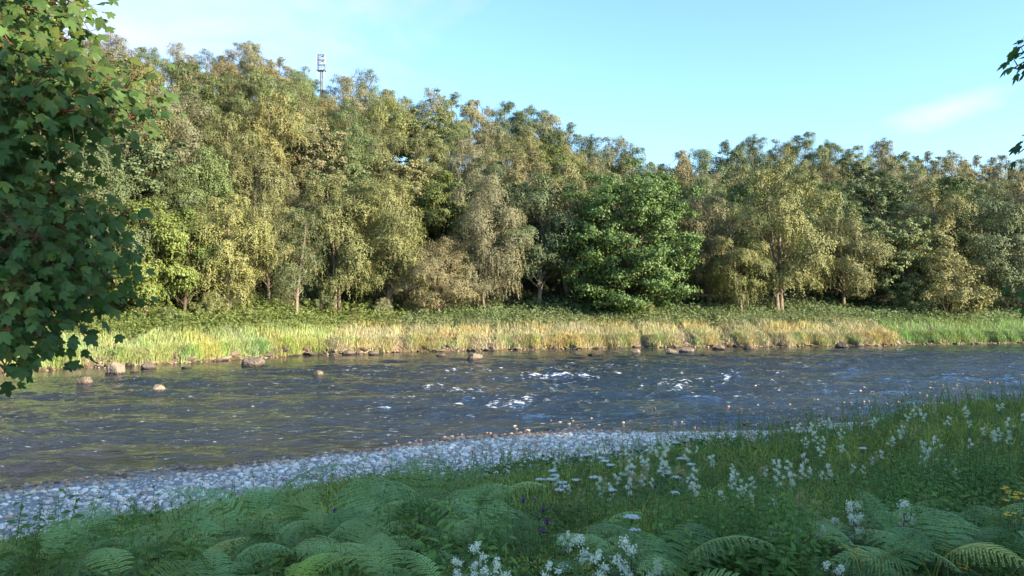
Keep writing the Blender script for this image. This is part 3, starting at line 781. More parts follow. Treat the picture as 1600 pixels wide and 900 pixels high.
boulders = [ # photo column, photo row of waterline, width px, height ratio, tint, label
 (183, 583, 36, .55, 1.5, 'long flat-topped pale boulder in the river nearest the left bank'),
 (132, 600, 23, .6, .9, 'dark rounded boulder in the river below the maple branch'),
 (205, 613, 15, .35, .7, 'small low dark rock left of the pointed rock'),
 (248, 611, 20, .55, 1.7, 'pale pointed rock standing alone in the left of the river'),
 (399, 571, 36, .5, 1.0, 'large dark humped boulder in the river off the eroded bank'),
 (497, 587, 18, .5, 1.1, 'lone brown rock in the current below the sparse tree'),
 (235, 576, 24, .5, .8, 'dark rock against the left bank, right of the flat-topped boulder'),
 (210, 581, 12, .4, 1.3, 'small rock touching the flat-topped boulder'),
 (292, 575, 14, .3, .7, 'low wet rock off the left bank'),
 (690, 557, 15, .45, .7, 'small dark rock left of the tan-topped boulder'),
 (741, 561, 24, .5, 1.5, 'tan-topped boulder in the river in front of the short brownish birch'),
 (994, 552, 15, .5, 1.3, 'small pale wedge rock left of the paired rocks'),
 (1047, 552, 20, .45, 1.0, 'left one of two paired rocks near the far bank'),
 (1073, 550, 22, .45, 1.2, 'right one of two paired rocks near the far bank'),
 (1122, 546, 24, .35, .9, 'long low rock right of the paired rocks'),
 (1170, 546, 17, .4, .8, 'low rock by the far bank below the small golden birch'),
 (1100, 555, 14, .3, .6, 'dark wet rock just below the paired rocks'),
 (1316, 543, 20, .5, .8, 'dark rock off the far bank beneath the shaded olive tree'),
 (1342, 541, 14, .4, .9, 'small rock right of the rock under the olive tree'),
 (932, 555, 24, .2, .5, 'nearly drowned dark rock below the great sycamore'),
 (545, 554, 20, .4, .8, 'dark rock hugging the bank below the olive birch'),
 (562, 553, 16, .4, 1.3, 'pale rock in the row hugging the bank'),
 (582, 554, 18, .35, .8, 'rightmost rock in the row hugging the bank'),
 (412, 556, 26, .6, 1.1, 'squarish boulder at the foot of the eroded bank'),
 (432, 554, 24, .7, .9, 'dark boulder under the eroded earth overhang'),
 (458, 551, 30, .8, .9, 'largest boulder of the eroded bank, right end'),
 (900, 545, 20, .5, .9, 'dark boulder at the far water edge left of the sycamore'),
 (764, 547, 20, .6, .8, 'boulder at the water edge above the tan-topped one')]
for i, (px, py, w, hr, tn, lab) in enumerate(boulders):
    Y = EYE * FPX / (py - HOR); X = px2X(px, Y); wid = w / FPX * Y * 0.56
    V, F = rockshape(I3, 100 + i, 0.10, hr * 1.5)
    me = mesh_np('boulder', V * wid, F, M['rock'], smooth=False)
    c = np.array([1.05, 1.0, .93]) * tn
    tag(put('boulder', me, loc=(X, Y, wid * hr * 0.25), rot=(0, 0, rs_.uniform(-.4, .4)), color=tuple(c)), lab, 'boulder', 'boulders in the river')

stone_me = []
for i in range(8):
    V, F = rockshape(I1, 300 + i, 0.12, 0.60); V = V * (0.9 if i % 2 else 1.0)
    stone_me.append(mesh_np('stone', V, F, M['stone'], np.ones((len(V), 3))))
rock_me = []
for i in range(6):
    V, F = rockshape(I1, 340 + i, 0.25, 0.75); rock_me.append(mesh_np('stone', V, F, M['rock'], smooth=False))
def stone_color(n, r):
    b = r.uniform(0.55, 1.15, (n, 1)); c = b * np.array([[1.0, 1.0, 1.02]])
    pink = r.random(n) < 0.16; c[pink] *= np.array([1.05, 0.86, 0.76])
    dk = r.random(n) < 0.10; c[dk] *= 0.55
    return c
# gravel bar: pick points, largest in the picture become objects
N_ = 23000
gxs = rs_.uniform(-20, 24, N_); tt_ = rs_.random(N_)
yn_, yg_ = Yn(gxs), Yg(gxs)
gys = (yg_ - 1.2) + (yn_ + 0.9 - yg_ + 1.2) * tt_
ok = (np.abs(gxs) < 0.70 * gys + 1)
gxs, gys = gxs[ok], gys[ok]
siz = 0.036 + 0.090 * rs_.random(len(gxs)) ** 3.0
siz *= np.where(rs_.random(len(gxs)) < 0.03, 1.35, 1)
gz = height(gxs, gys)
wet = np.clip(1 - (gz - 0.15) / 0.10, 0, 1)
gc = stone_color(len(gxs), rs_)
gc = gc * (1 - 0.72 * wet[:, None]) * (1 + wet[:, None] * np.array([[.35, 0.0, -.25]]))
app = siz / np.hypot(gxs, gys)
order = np.argsort(-app)
for k in order[:290]:
    s = siz[k] * 1.1
    put('stone', stone_me[int(rs_.integers(8))], gravel_bar, loc=(gxs[k], gys[k], gz[k] + s * 0.22), rot=(rs_.normal(0, .2), rs_.normal(0, .2), rs_.uniform(0, 6.28)), scale=float(s), color=tuple(gc[k]))
def stones_mesh(name, xs, ys, zs, ss, cs, base, parent, mat, flat=0.6, lift=0.2):
    a = Acc(); bv, bf = base; r = np.random.default_rng(77); n = len(xs)
    var = [rockshape(base, 500 + i, 0.12, flat)[0] for i in range(10)]
    vi = r.integers(0, 10, n); Vb = np.array(var)[vi]
    an = r.uniform(0, 6.28, n); c, s = np.cos(an)[:, None], np.sin(an)[:, None]
    V = np.stack([Vb[..., 0] * c - Vb[..., 1] * s, Vb[..., 0] * s + Vb[..., 1] * c, Vb[..., 2]], -1) * ss[:, None, None]
    V += np.stack([xs, ys, zs + ss * lift], -1)[:, None]
    F = (bf[None] + (np.arange(n) * len(bv))[:, None, None]).reshape(-1, 3)
    C = np.repeat(cs, len(bv), axis=0)
    o = put(name, mesh_np(name, V.reshape(-1, 3), F, mat, C), parent)
    return tag(o, kind='stuff')
rest = order[290:]
mid_ = rest[:1200]; small = rest[1200:]
stones_mesh('cobbles', gxs[mid_], gys[mid_], gz[mid_], siz[mid_], gc[mid_], I1, gravel_bar, M['stone'])
stones_mesh('cobbles', gxs[small], gys[small], gz[small], siz[small], gc[small], I0, gravel_bar, M['stone'])
# submerged / breaking stones of the shallow riffle on the right and along the waterline
N_ = 2600
sx2 = np.where(rs_.random(N_) < .35, rs_.uniform(-17, -2, N_), rs_.uniform(-4, 34, N_)); sy2 = Yn(sx2) + np.abs(rs_.normal(0, 1, N_)) * np.interp(sx2, [-17, -4, 5, 12, 34], [.3, .5, 1.5, 4.5, 6.5])
s2 = rs_.uniform(.05, .13, N_)
z2 = np.where(rs_.random(N_) < 0.45, rs_.uniform(-0.09, -0.01, N_), height(sx2, sy2))
z2 = np.maximum(z2, height(sx2, sy2))
c2 = stone_color(N_, rs_) * np.array([[.55, .42, .34]])
c2[rs_.random(N_) < .12] *= 1.9
stones_mesh('shallows_stones', sx2, sy2, z2, s2, c2, I0, riverbed, M['stone'])
# stones along the far edge
n_ = 250
bx_ = np.sort(rs_.uniform(-36, 66, n_)); keepb = rs_.random(n_) < np.interp(bx_, [-36, -15, 0, 20, 40, 66], [1, 1, .9, .75, .5, .3]); bx_ = bx_[keepb]
for x in bx_:
    y = float(Yf(x)) + rs_.uniform(-0.55, 0.45); s = rs_.uniform(.16, .48) * (1.25 if x < -12 else 0.9)
    put('stone', rock_me[int(rs_.integers(6))], far_bank, loc=(x, y, max(H1(x, y), -0.05) + s * 0.15), rot=(rs_.normal(0, .3), rs_.normal(0, .3), rs_.uniform(0, 6.28)), scale=(s * 1.2, s, s * rs_.uniform(.6, .95)), color=tuple(np.array([1.05, .95, .85]) * rs_.uniform(.5, 1.5)))
n_ = 1500
bx2 = rs_.uniform(-50, 75, n_); by2 = Yf(bx2) + rs_.normal(0, .5, n_) - .15
stones_mesh('shore_stones', bx2, by2, np.maximum(height(bx2, by2), -.08), rs_.uniform(.06, .2, n_), stone_color(n_, rs_) * np.array([[.42, .34, .27]]), I0, far_bank, M['stone'])

# ------------------------------------------------------------------ far grass, bracken, undergrowth
rg = np.random.default_rng(31)
def blades(xs, ys, zs, hs, ws, cs, lean=0.35, r=rg, tipdir=None):
    n = len(xs); a = r.uniform(0, 6.283, n); D = np.stack([np.cos(a), np.sin(a), 0 * a], -1)
    b = a + 1.57 + r.normal(0, .5, n); B = np.stack([np.cos(b), np.sin(b), 0 * b], -1)
    P = np.stack([xs, ys, zs - 0.03], -1); h = hs[:, None]; w = ws[:, None] / 2
    ln = np.abs(r.normal(lean, lean * .5, n))[:, None]
    m = P + B * h * ln * 0.30 + np.array([0, 0, 1]) * h * 0.62
    t = P + B * h * ln * 1.0 + np.array([0, 0, 1]) * h * (1 - 0.25 * ln)
    V = np.stack([P - D * w, P + D * w, m - D * w * .8, m + D * w * .8, t], 1).reshape(-1, 3)
    i = np.arange(n)[:, None] * 5
    return V, [np.concatenate([i, i + 1, i + 3, i + 2], 1), np.concatenate([i + 2, i + 3, i + 4], 1)], np.repeat(cs, 5, axis=0)
n_ = 122000
px_ = rg.uniform(-60, 1680, n_); d_ = rg.uniform(-0.25, 1, n_) ** 1.0; d_ = np.where(rg.random(n_) < .45, rg.uniform(-0.1, 1.6, n_), rg.uniform(0, 12, n_))
Y_ = np.full(n_, 85.)
for _ in range(30): Y_ = .5 * Y_ + .5 * (np.interp(px2X(px_, Y_), _fx, _fy) + d_)
X_ = px2X(px_, Y_); Y_ = Yf(X_) + d_
patch = vnoise(X_, Y_, 0.45); patch2 = vnoise(X_ + 40, Y_, 1.3)
fc = np.stack([1.05 + .16 * patch, 1.0 + .10 * patch2, .95 - .2 * patch], -1) * (1 + .2 * rg.normal(size=(n_, 1)))
grn = (patch2 > .45) & (d_ < 3); fc[grn] *= np.array([.8, .9, .8])
pinky = (patch < -.35) & (X_ > -22); fc[pinky] *= np.array([1.07, .97, 1.0])
left = X_ < -18; fc[left] *= np.array([.85, 1.05, .8])
right_shade = X_ > 46; fc[right_shade] *= np.array([.55, .85, .6])  # right-end grass darkened and greened: the shade lying there is painted in
hb = rg.uniform(.45, .95, n_) * (1 + .25 * patch2)
hb *= np.where(vnoise(X_, 0 * X_, 1.1) < -.55, .45, 1)
ero = (vnoise(X_, 0 * X_, 1.1) < -.42) & (d_ < 1.1 + .5 * patch2) & (rg.random(n_) < .8); hb[ero] *= .22
a = Acc(); a.add(*blades(X_, Y_, height(X_, Y_), hb, rg.uniform(.025, .06, n_), np.clip(fc, .1, 2), .45))
tag(put('bank_grass', a.build('bank_grass', M['grass_far'])), 'sunlit long yellow-green grass covering the far bank down to the stones', 'grass', kind='stuff')
# bracken and low growth behind the grass
n_ = 60000
px_ = rg.uniform(-60, 1680, n_); d_ = rg.uniform(6.5, 17, n_)
Y_ = np.full(n_, 85.)
for _ in range(30): Y_ = .5 * Y_ + .5 * (np.interp(px2X(px_, Y_), _fx, _fy) + d_)
X_ = px2X(px_, Y_); cell = vnoise(X_, Y_, 1.9) * .5 + .5 * vnoise(X_ + 9, Y_, 3.7)
hmax = (.95 + .95 * cell) * np.clip((d_ - 6) / 1.5, .2, 1) * (1 + .35 * (vnoise(X_, Y_, .3)))
zz = height(X_, Y_) + hmax * (1 - rg.random(n_) ** 2 * .7)
P = np.stack([X_, Y_, zz], -1)
N = norm(rg.normal(size=(n_, 3)) * .6 + np.array([.1, -.5, .9])); U = norm(rg.normal(size=(n_, 3)) * np.array([1, 1, .4]))
V, F = cards(P, N, U, rg.uniform(.22, .42, n_), rg.uniform(.10, .18, n_))
bc = (1 + .18 * cell[:, None] + .15 * rg.normal(size=(n_, 1))) * np.ones((1, 3)); lf = X_ < -12; bc[lf] *= np.array([1.1, 1.05, .7])
a = Acc(); a.add(V, F, np.repeat(np.clip(bc, .2, 2), 4, axis=0))
tag(put('far_bracken', a.build('far_bracken', M['bracken_far'])), 'green bracken and low growth between the far grass and the trees', 'bracken', kind='stuff')
# undergrowth on the slope
n_ = 40000
px_ = rg.uniform(-80, 1700, n_); d_ = rg.uniform(16, 60, n_)
Y_ = np.full(n_, 100.)
for _ in range(30): Y_ = .5 * Y_ + .5 * (np.interp(px2X(px_, Y_), _fx, _fy) + d_)
X_ = px2X(px_, Y_)
P = np.stack([X_, Y_, height(X_, Y_) + rg.random(n_) * (.8 + .8 * vnoise(X_, Y_, .8))], -1)
V, F = cards(P, norm(rg.normal(size=(n_, 3)) * .6 + np.array([.1, -.5, .9])), rg.normal(size=(n_, 3)), rg.uniform(.3, .6, n_), rg.uniform(.2, .35, n_))
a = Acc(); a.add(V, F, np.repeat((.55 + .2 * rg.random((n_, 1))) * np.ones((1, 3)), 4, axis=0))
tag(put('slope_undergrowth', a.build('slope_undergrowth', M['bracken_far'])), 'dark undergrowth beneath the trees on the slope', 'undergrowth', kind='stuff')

# ------------------------------------------------------------------ near bank: grass and herbs
def near_pts(n, ymin=3.2, power=1.6, over=0.6, r=rg):
    """points on the planted near bank, denser close to the viewer"""
    y = ymin + (40 - ymin) * r.random(n) ** power
    x = (r.uniform(-1, 1, n)) * (0.70 * y + 1.2)
    ok = (y < Yg(x) + over * (r.random(n) ** 2) * 2)
    return x[ok], y[ok]
ferns = [
 (150, 806, 7.6, 7, 1.0, 'fern at lower left whose fronds overlap the white gravel'),
 (235, 812, 7.0, 6, 1.0, 'fern with a browned tip, left of the tall left clump'),
 (95, 838, 7.0, 7, 1.0, 'fern leaning over the gravel left of the browned-tip fern'),
 (290, 835, 7.0, 7, 1.0, 'fern in front of the left clump, right of the browned-tip fern'),
 (345, 862, 5.8, 6, .9, 'fern low in the grassy gap below the left clump'),
 (430, 820, 7.6, 7, 1.0, 'fern directly below the tallest fern of the left clump'),
 (560, 820, 7.0, 7, 1.0, 'fern low on the left side of the great central clump'),
 (600, 775, 9.0, 8, 1.1, 'fern between the left fern and the heart of the great clump'),
 (760, 800, 8.0, 7, 1.0, 'fern on the lower right of the great central clump'),
 (1440, 800, 7.0, 7, 1.05, 'fern just left of the tall right-hand ferns'),
 (60, 880, 5.6, 5, .9, 'lowest fern in the bottom left corner'),
 (200, 872, 5.2, 6, .9, 'fern arching along the bottom edge at lower left'),
 (345, 780, 9.0, 6, 1.0, 'left fern of the clump in front of the white gravel'),
 (405, 752, 9.6, 8, 1.1, 'tallest fern of the left clump against the white gravel'),
 (465, 772, 9.2, 7, 1.0, 'right fern of the left clump'),
 (500, 800, 8.2, 6, .9, 'shorter fern between the left clump and the great clump'),
 (575, 785, 8.6, 7, 1.0, 'left fern of the great central clump'),
 (640, 752, 8.8, 9, 1.15, 'largest fern at the heart of the great central clump'),
 (712, 752, 9.4, 8, 1.1, 'fern on the right crest of the great central clump'),
 (775, 765, 9.6, 7, 1.0, 'outermost fern on the right of the great central clump'),
 (690, 805, 7.4, 7, 1.0, 'fern hanging forward from the great central clump'),
 (820, 800, 8.8, 6, .85, 'small fern among the purple thistles'),
 (480, 872, 5.4, 6, .8, 'bright young fern near bottom edge left of centre'),
 (600, 868, 5.0, 7, .95, 'fern filling the bottom edge below the central clump'),
 (680, 880, 4.8, 5, .9, 'fern at the bottom edge left of the white meadowsweet'),
 (935, 806, 7.4, 7, 1.0, 'fern behind the tall white meadowsweet'),
 (955, 850, 5.9, 5, .9, 'dark fern at the foot of the tall white meadowsweet'),
 (1030, 858, 5.0, 6, 1.0, 'long-fronded fern reaching right along the bottom edge'),
 (1290, 836, 6.0, 6, 1.0, 'left fern of the lower right clump'),
 (1370, 826, 6.2, 7, 1.05, 'middle fern of the lower right clump'),
 (1350, 880, 4.8, 6, .9, 'fern along the bottom edge at lower right'),
 (1450, 860, 5.4, 6, .95, 'fern between the lower right clump and the corner'),
 (1500, 790, 7.4, 7, 1.1, 'tall fern right of the meadowsweet, second from the right edge'),
 (1585, 778, 7.0, 8, 1.1, 'tall fern cut by the right edge under the yellow flowers'),
 (1550, 845, 5.6, 7, 1.0, 'fern in the bottom right corner')]
def fern_gap(x, y):
    g = np.ones(len(x))
    for px, py, Y, nf, sc, lab in ferns:
        X = px2X(px, Y); g = np.minimum(g, .30 + .70 * np.clip(np.hypot(x - X, y - Y + .45) / 1.0 - .45, 0, 1))
    return g
x, y = near_pts(215000)
dist = np.hypot(x, y)
near_cut = np.interp(np.hypot(x, y), [4, 6.5], [.55, 1.0])
clump = .5 * vnoise(x, y, 1.7) + .5 * vnoise(x + 5, y, 3.9)
hh_ = rg.uniform(.22, .62, len(x)) * (1 + .25 * vnoise(x, y, 1.2)) * (1 + np.where(x > 0, .55, .25) * clump) * near_cut * np.clip((Yg(x) + .8 - y) / np.where((x > -2) & (x < 15), 5.0, 2.5), .25, 1) * fern_gap(x, y) * (1 + .8 * np.clip((x - 5) / 9, 0, 1) * rg.random(len(x)))
ww_ = .006 + .0009 * dist * rg.uniform(.8, 1.4, len(x))
pt = vnoise(x, y, .9)
gcx = np.stack([1 + .25 * pt, 1 + .1 * pt, 1 - .1 * pt], -1) * (1 + .22 * rg.normal(size=(len(x), 1)))
straw = rg.random(len(x)) < np.interp(x, [-3, 4, 14], [.05, .12, .28]); gcx[straw] *= np.array([2.0, 1.35, 1.4])
a = Acc(); a.add(*blades(x, y, height(x, y), hh_, ww_, np.clip(gcx, .15, 2.6), .55))
tag(put('meadow_grass', a.build('meadow_grass', M['grass_near'])), 'long green shaded grass over the near bank', 'grass', kind='stuff')
# broad-leaved herbs
x, y = near_pts(85000, power=1.7, over=.1)
k_ = vnoise(x + 3, y, .8) + .5 * vnoise(x, y + 7, 2.1)
keep = (k_ > -.35) | (x > 6); x, y, k_ = x[keep], y[keep], k_[keep]
n_ = len(x); dist = np.hypot(x, y)
hz = rg.random(n_) ** .8 * (.32 + .20 * k_) * fern_gap(x, y) * np.clip((Yg(x) + .3 - y) / 2, .2, 1)
P = np.stack([x, y, height(x, y) + .05 + np.abs(hz)], -1)
L_ = (.022 + .0042 * dist) * rg.uniform(.7, 1.5, n_)
V, F = cards(P, norm(rg.normal(size=(n_, 3)) * .5 + np.array([0, -.35, .9])), rg.normal(size=(n_, 3)) * np.array([1, 1, .35]), L_, L_ * .42, .2)
hc = (1 + .25 * rg.normal(size=(n_, 1))) * np.ones((1, 3)); rd = rg.random(n_) < .02; hc[rd] *= np.array([3.0, .8, .7])
a = Acc(); a.add(V, F, np.repeat(np.clip(hc, .2, 3.2), 4, axis=0))
tag(put('herb_leaves', a.build('herb_leaves', M['herb'])), 'dense dark green leafy herbs between the grasses', 'undergrowth', kind='stuff')

# tall leafy weeds standing out of the grass and straggling onto the gravel
def weeds(name, n, xs, ys, hlo, hhi, leaf, mat, label, tans=.2):
    st, lf = Acc(), Acc(); hs = rg.uniform(hlo, hhi, n); zs = height(xs, ys); ln_ = rg.normal(0, .28, (n, 2))
    tn = np.where(rg.random(n) < tans, 1, 0)
    P0 = np.stack([xs, ys, zs], -1); P1 = P0 + np.stack([ln_[:, 0] * hs, ln_[:, 1] * hs, hs], -1)
    w = (.0015 + .0002 * np.hypot(xs, ys))[:, None] * np.array([[1, 0, 0]])
    V = np.stack([P0 - w, P0 + w, P1 + w * .5, P1 - w * .5], 1).reshape(-1, 3); F = np.arange(n * 4).reshape(-1, 4)
    scol = np.where(tn[:, None] > 0, np.array([[1.9, 1.25, .9]]), np.array([[1.0, .95, .8]])); lf.add(V, F, np.repeat(scol, 4, axis=0))
    m_ = 16; k = np.arange(m_); t = (.15 + .85 * (k + .5) / m_)[None, :, None]
    Q = P0[:, None] + (P1 - P0)[:, None] * t; a_ = (k * 2.4)[None] + rg.uniform(0, 6.28, (n, 1))
    D = np.stack([np.cos(a_), np.sin(a_), .25 + 0 * a_], -1); L = leaf * (1.25 - .8 * t[..., 0]) * rg.uniform(.7, 1.3, (n, 1)) * np.where(tn[:, None] > 0, .55, 1)
    L = L * np.ones((n, m_)); C = (Q + D * L[..., None] * .55).reshape(-1, 3); D = D.reshape(-1, 3); L = L.reshape(-1)
    V, F = cards(C, np.array([0, -.3, 1.]) + rg.normal(0, .3, C.shape), D + np.array([0, 0, -.25]), L, L * .42, .2)
    col = np.repeat(np.where(tn[:, None] > 0, np.array([[2.6, 1.45, 1.0]]), np.array([[1.25, 1.2, 1.0]])) * rg.uniform(.7, 1.35, (n, 1)), m_ * 4, axis=0)
    lf.add(V, F, col); return tag(put(name, lf.build(name, mat)), label, 'undergrowth', kind='stuff')
x, y = near_pts(5200, ymin=5.5, power=1.1, over=.5); k_ = rg.random(len(x)) < np.interp(x, [-12, -2, 6, 16], [.35, .5, .9, 1.0]); x, y = x[k_], y[k_]
weeds('tall_weeds', len(x), x, y, .45, .95, .11, M['herb'], 'tangle of tall leafy weeds and tan seed stalks rising out of the near bank grass')
x = rg.uniform(6, 30, 2600); y = rg.uniform(14, 38, 2600); k_ = (y < Yg(x) + 1) & (x < .7 * y + 1); x, y = x[k_], y[k_]
weeds('crest_weeds', len(x), x, y, .6, 1.4, .13, M['herb'], 'tall mixed weeds and tan seed stalks along the crest of the right bank', .6)
Yc_ = rg.uniform(8.5, 13, 500); x = px2X(rg.uniform(1385, 1640, 500), Yc_); weeds('herb_bush', 500, x, Yc_, .7, 1.15, .12, M['herb'], 'dark bushy herbs right of centre behind the tall right-hand ferns', .03)
Yc_ = rg.uniform(5.2, 7.5, 420); x = px2X(rg.uniform(1040, 1270, 420), Yc_); weeds('dark_leaves', 420, x, Yc_, .35, .75, .10, M['herb'], 'dark leafy plants in the hollow left of the lower right ferns', .0)
x = rg.uniform(-9, 14, 260); y = Yg(x) + np.abs(rg.normal(0, 1.1, 260)); weeds('gravel_weeds', 260, x, y, .15, .42, .07, M['herb'], 'scattered thin weeds growing out of the edge of the gravel', .4)
# ------------------------------------------------------------------ ferns
def make_frond(seed, length=0.95, stipe=0.55, arch=0.9, lean0=0.35, up=.55):
    """stipe rises, blade arches outward along +X; pinnae with comb of pinnules"""
    r = np.random.default_rng(seed); n = 40
    t = np.linspace(0, 1, n); tb = stipe / (length + stipe)
    v_ = np.clip((t - tb) / (1 - tb), 0, 1); ang = np.where(t < tb, (math.pi / 2 - lean0), 0) + np.where(t >= tb, (up - lean0 * .3) - arch * 1.5 * v_ ** .8, 0)
    ang = np.convolve(np.pad(ang, 4, mode='edge'), np.ones(9) / 9, 'valid')
    ds = (length + stipe) / n
    X = np.cumsum(np.cos(ang)) * ds; Zz = np.cumsum(np.sin(ang)) * ds
    P = np.stack([X, .05 * np.sin(t * 4 + seed), Zz], -1); T = norm(np.gradient(P, axis=0))
    a = Acc(); V, F = tube(P, np.linspace(.006, .0015, n), 4); a.add(V, F, (1.1, .8, .5))
    side = np.array([0, 1.0, 0]); t0 = stipe / (length + stipe); NP = 13
    c, Uo, No, Ls, Ws = [], [], [], [], []
    for i in range(NP):
        u = (i + .3) / NP; tt = t0 + (1 - t0) * u; p = np.array([np.interp(tt, t, P[:, j]) for j in range(3)]); tg = norm(np.array([np.interp(tt, t, T[:, j]) for j in range(3)]))
        nrm = norm(np.cross(tg, side)); nrm = nrm if nrm[2] > 0 or tg[0] < .2 else -nrm
        nrm = -np.cross(side, tg) if (np.cross(tg, side))[2] < 0 else np.cross(tg, side)
        pl = length * .40 * (math.sin(min(1, (u * .93 + .10)) * math.pi) ** .7 if u < .3 else (1 - u) ** .85 * 1.22) * r.uniform(.9, 1.08) + .015
        for sgn in (-1, 1):
            dirp = norm(side * sgn + tg * (.35 + .3 * u)); m = max(5, int(pl / .016))
            for j in range(m):
                v = (j + .5) / m; q = p + dirp * pl * v + np.array([0, 0, -1]) * (.30 * pl * v * v)
                plen = (.019 + .055 * pl) * (1 - v) ** .45 + .004
                dv = norm(dirp - np.array([0, 0, 1]) * .6 * v)
                for s2 in (-1, 1):
                    oo = norm(np.cross(nrm, dv) * s2 + dv * .55)
                    c.append(q + oo * plen * .5); Uo.append(oo); No.append(nrm + r.normal(0, .12, 3)); Ls.append(plen); Ws.append(pl / m * .95)
    V, F = cards(np.array(c), np.array(No), np.array(Uo), np.array(Ls), np.array(Ws), .1)
    cc_ = np.clip(1 + .08 * r.normal(size=(len(c), 1)), .6, 1.4) * np.ones((1, 3)); a.add(V, F, np.repeat(cc_, 4, axis=0))
    return a.build('frond', M['fern'])
fronds = [make_frond(41, .95, .50, .62, .35, .6), make_frond(42, 1.05, .55, .95, .30, 1.15), make_frond(43, .85, .60, 1.1, .15, 1.25), make_frond(44, 1.0, .45, .85, .40, .95)]
rf = np.random.default_rng(55)
def fern(px, py_top, Y, nf, sc, label, tintc=(1, 1, 1), az=None, spread=3.1416):
    X = px2X(px, Y); g = H1(X, Y); e = empty('fern', (X, Y, g))
    want = py2Z(py_top, Y) - g; s = max(.60, min(1.02, want / .95)) * sc * 1.05
    nf = nf
    for i in range(nf):
        an = (az + (i / max(1, nf - 1) - .5) * 2 * spread) if az is not None else 2 * math.pi * i / nf
        an += rf.normal(0, .18)
        o = put('frond', fronds[int(rf.integers(4))], e, loc=(rf.normal(0, .04), rf.normal(0, .04), 0), rot=(rf.normal(0, .22), rf.normal(0, .14), an), scale=float(s * rf.uniform(.82, 1.08)))
        b = rf.uniform(.65, 1.3); yl = rf.uniform(0, .3) ** 1.5 * 3; dead = rf.random() < .03; yl = 1.5 if dead else yl; o.color = (tintc[0] * b * (1 + yl), tintc[1] * b * (1 + yl * .3), tintc[2] * b, 1)
    return tag(e, label, 'fern', 'bracken ferns on the near bank')
for px, py, Y, nf, sc, lab in ferns:
    tc_ = (1, 1, 1)
    if 'bright young' in lab: tc_ = (1.6, 1.35, .7)
    fern(px, py, Y, nf, sc, lab, tc_)
# a browned frond
# ------------------------------------------------------------------ flowers
def disc_flower(r, n, rad, zr, size, col, cj=.05):
    P = np.stack([r.normal(0, rad, n), r.normal(0, rad, n), r.normal(0, zr, n)], -1)
    V, F = cards(P, norm(r.normal(size=(n, 3)) + np.array([0, -.3, .8])), r.normal(size=(n, 3)), size * r.uniform(.7, 1.3, n), size * .8, .1)
    c = np.array(col) * (1 + cj * r.normal(size=(n, 1)))
    return V, F, np.repeat(c, 4, axis=0)
def make_meadowsweet(seed, cream=1.0):
    r = np.random.default_rng(seed); st = Acc(); t = np.linspace(0, 1, 6)
    P = np.stack([.06 * np.sin(t * 2 + seed), .03 * t, t], -1); V, F = tube(P, np.linspace(.006, .003, 6), 5); st.add(V, F)
    fl = Acc(); top = P[-1]
    col = (1.0, 1.0, 1.0) if cream > .5 else (.62, .50, .30)
    for i in range(7):
        q = top + np.array([r.normal(0, .038), r.normal(0, .03), -.15 + .19 * i / 6 + r.normal(0, .012)])
        b = top + np.array([0, 0, -.2]); V, F = tube([b, (b + q) / 2 + r.normal(0, .006, 3), q], .002, 3); st.add(V, F)
        V, F, C = disc_flower(r, 75, .0125 + .005 * (1 - i / 7), .013, .0145, col, .05); fl.add(V + q, F, C)
    lv = Acc()
    for i in range(9):
        z = .12 + .08 * i; a_ = i * 2.4; d = np.array([math.cos(a_), math.sin(a_), 0]); n = 5
        k = np.arange(n)[:, None]
        C_ = np.array([0, 0, z]) + d * (.03 + .035 * k) + np.array([0, 0, .03]) - np.array([0, 0, .004]) * k ** 2
        sd = np.cross(d, [0, 0, 1.0])
        for s in (-1, 1):
            V, F = cards(C_ + sd * s * .025, np.tile([0, -.2, 1.], (n, 1)) + r.normal(0, .2, (n, 3)), np.tile(sd * s + d * .4, (n, 1)), .065, .034, .15); lv.add(V, F, np.ones(3))
    return st.build('stem', M['stem']), fl.build('flower_head', M['petal']), lv.build('leaves', M['herb'])
def make_umbel(seed):
    r = np.random.default_rng(seed); st = Acc(); t = np.linspace(0, 1, 6)
    P = np.stack([.05 * np.sin(t * 2 + seed), .02 * t, t], -1); V, F = tube(P, np.linspace(.005, .003, 6), 5); st.add(V, F)
    fl = Acc(); top = P[-1]
    for i in range(16):
        a_ = i * 2.4; rr = .055 * math.sqrt(i / 16); q = top + np.array([math.cos(a_) * rr, math.sin(a_) * rr, .01 - rr * .12 + r.normal(0, .003)])
        b = top + np.array([0, 0, -.07]); V, F = tube([b, q], .0015, 3); st.add(V, F)
        V, F, C = disc_flower(r, 22, .007, .003, .010, (1.0, 1.0, 1.22), .05); fl.add(V + q, F, C)
    lv = Acc()
    for i in range(8):
        z = .08 + .09 * i; a_ = i * 2.4; d = np.array([math.cos(a_), math.sin(a_), .4]); k = np.arange(6)[:, None]
        sd = norm(np.cross(d, [0, 0, 1.0]))
        for s in (-1, 1):
            V, F = cards(np.array([0, 0, z]) + d * (.015 + .015 * k) + sd * s * .01, np.tile([0, 0, 1.], (6, 1)), np.tile(sd * s + d * .5, (6, 1)), .03, .008); lv.add(V, F, np.ones(3))
    return st.build('stem', M['stem']), fl.build('flower_head', M['petal']), lv.build('leaves', M['herb'])
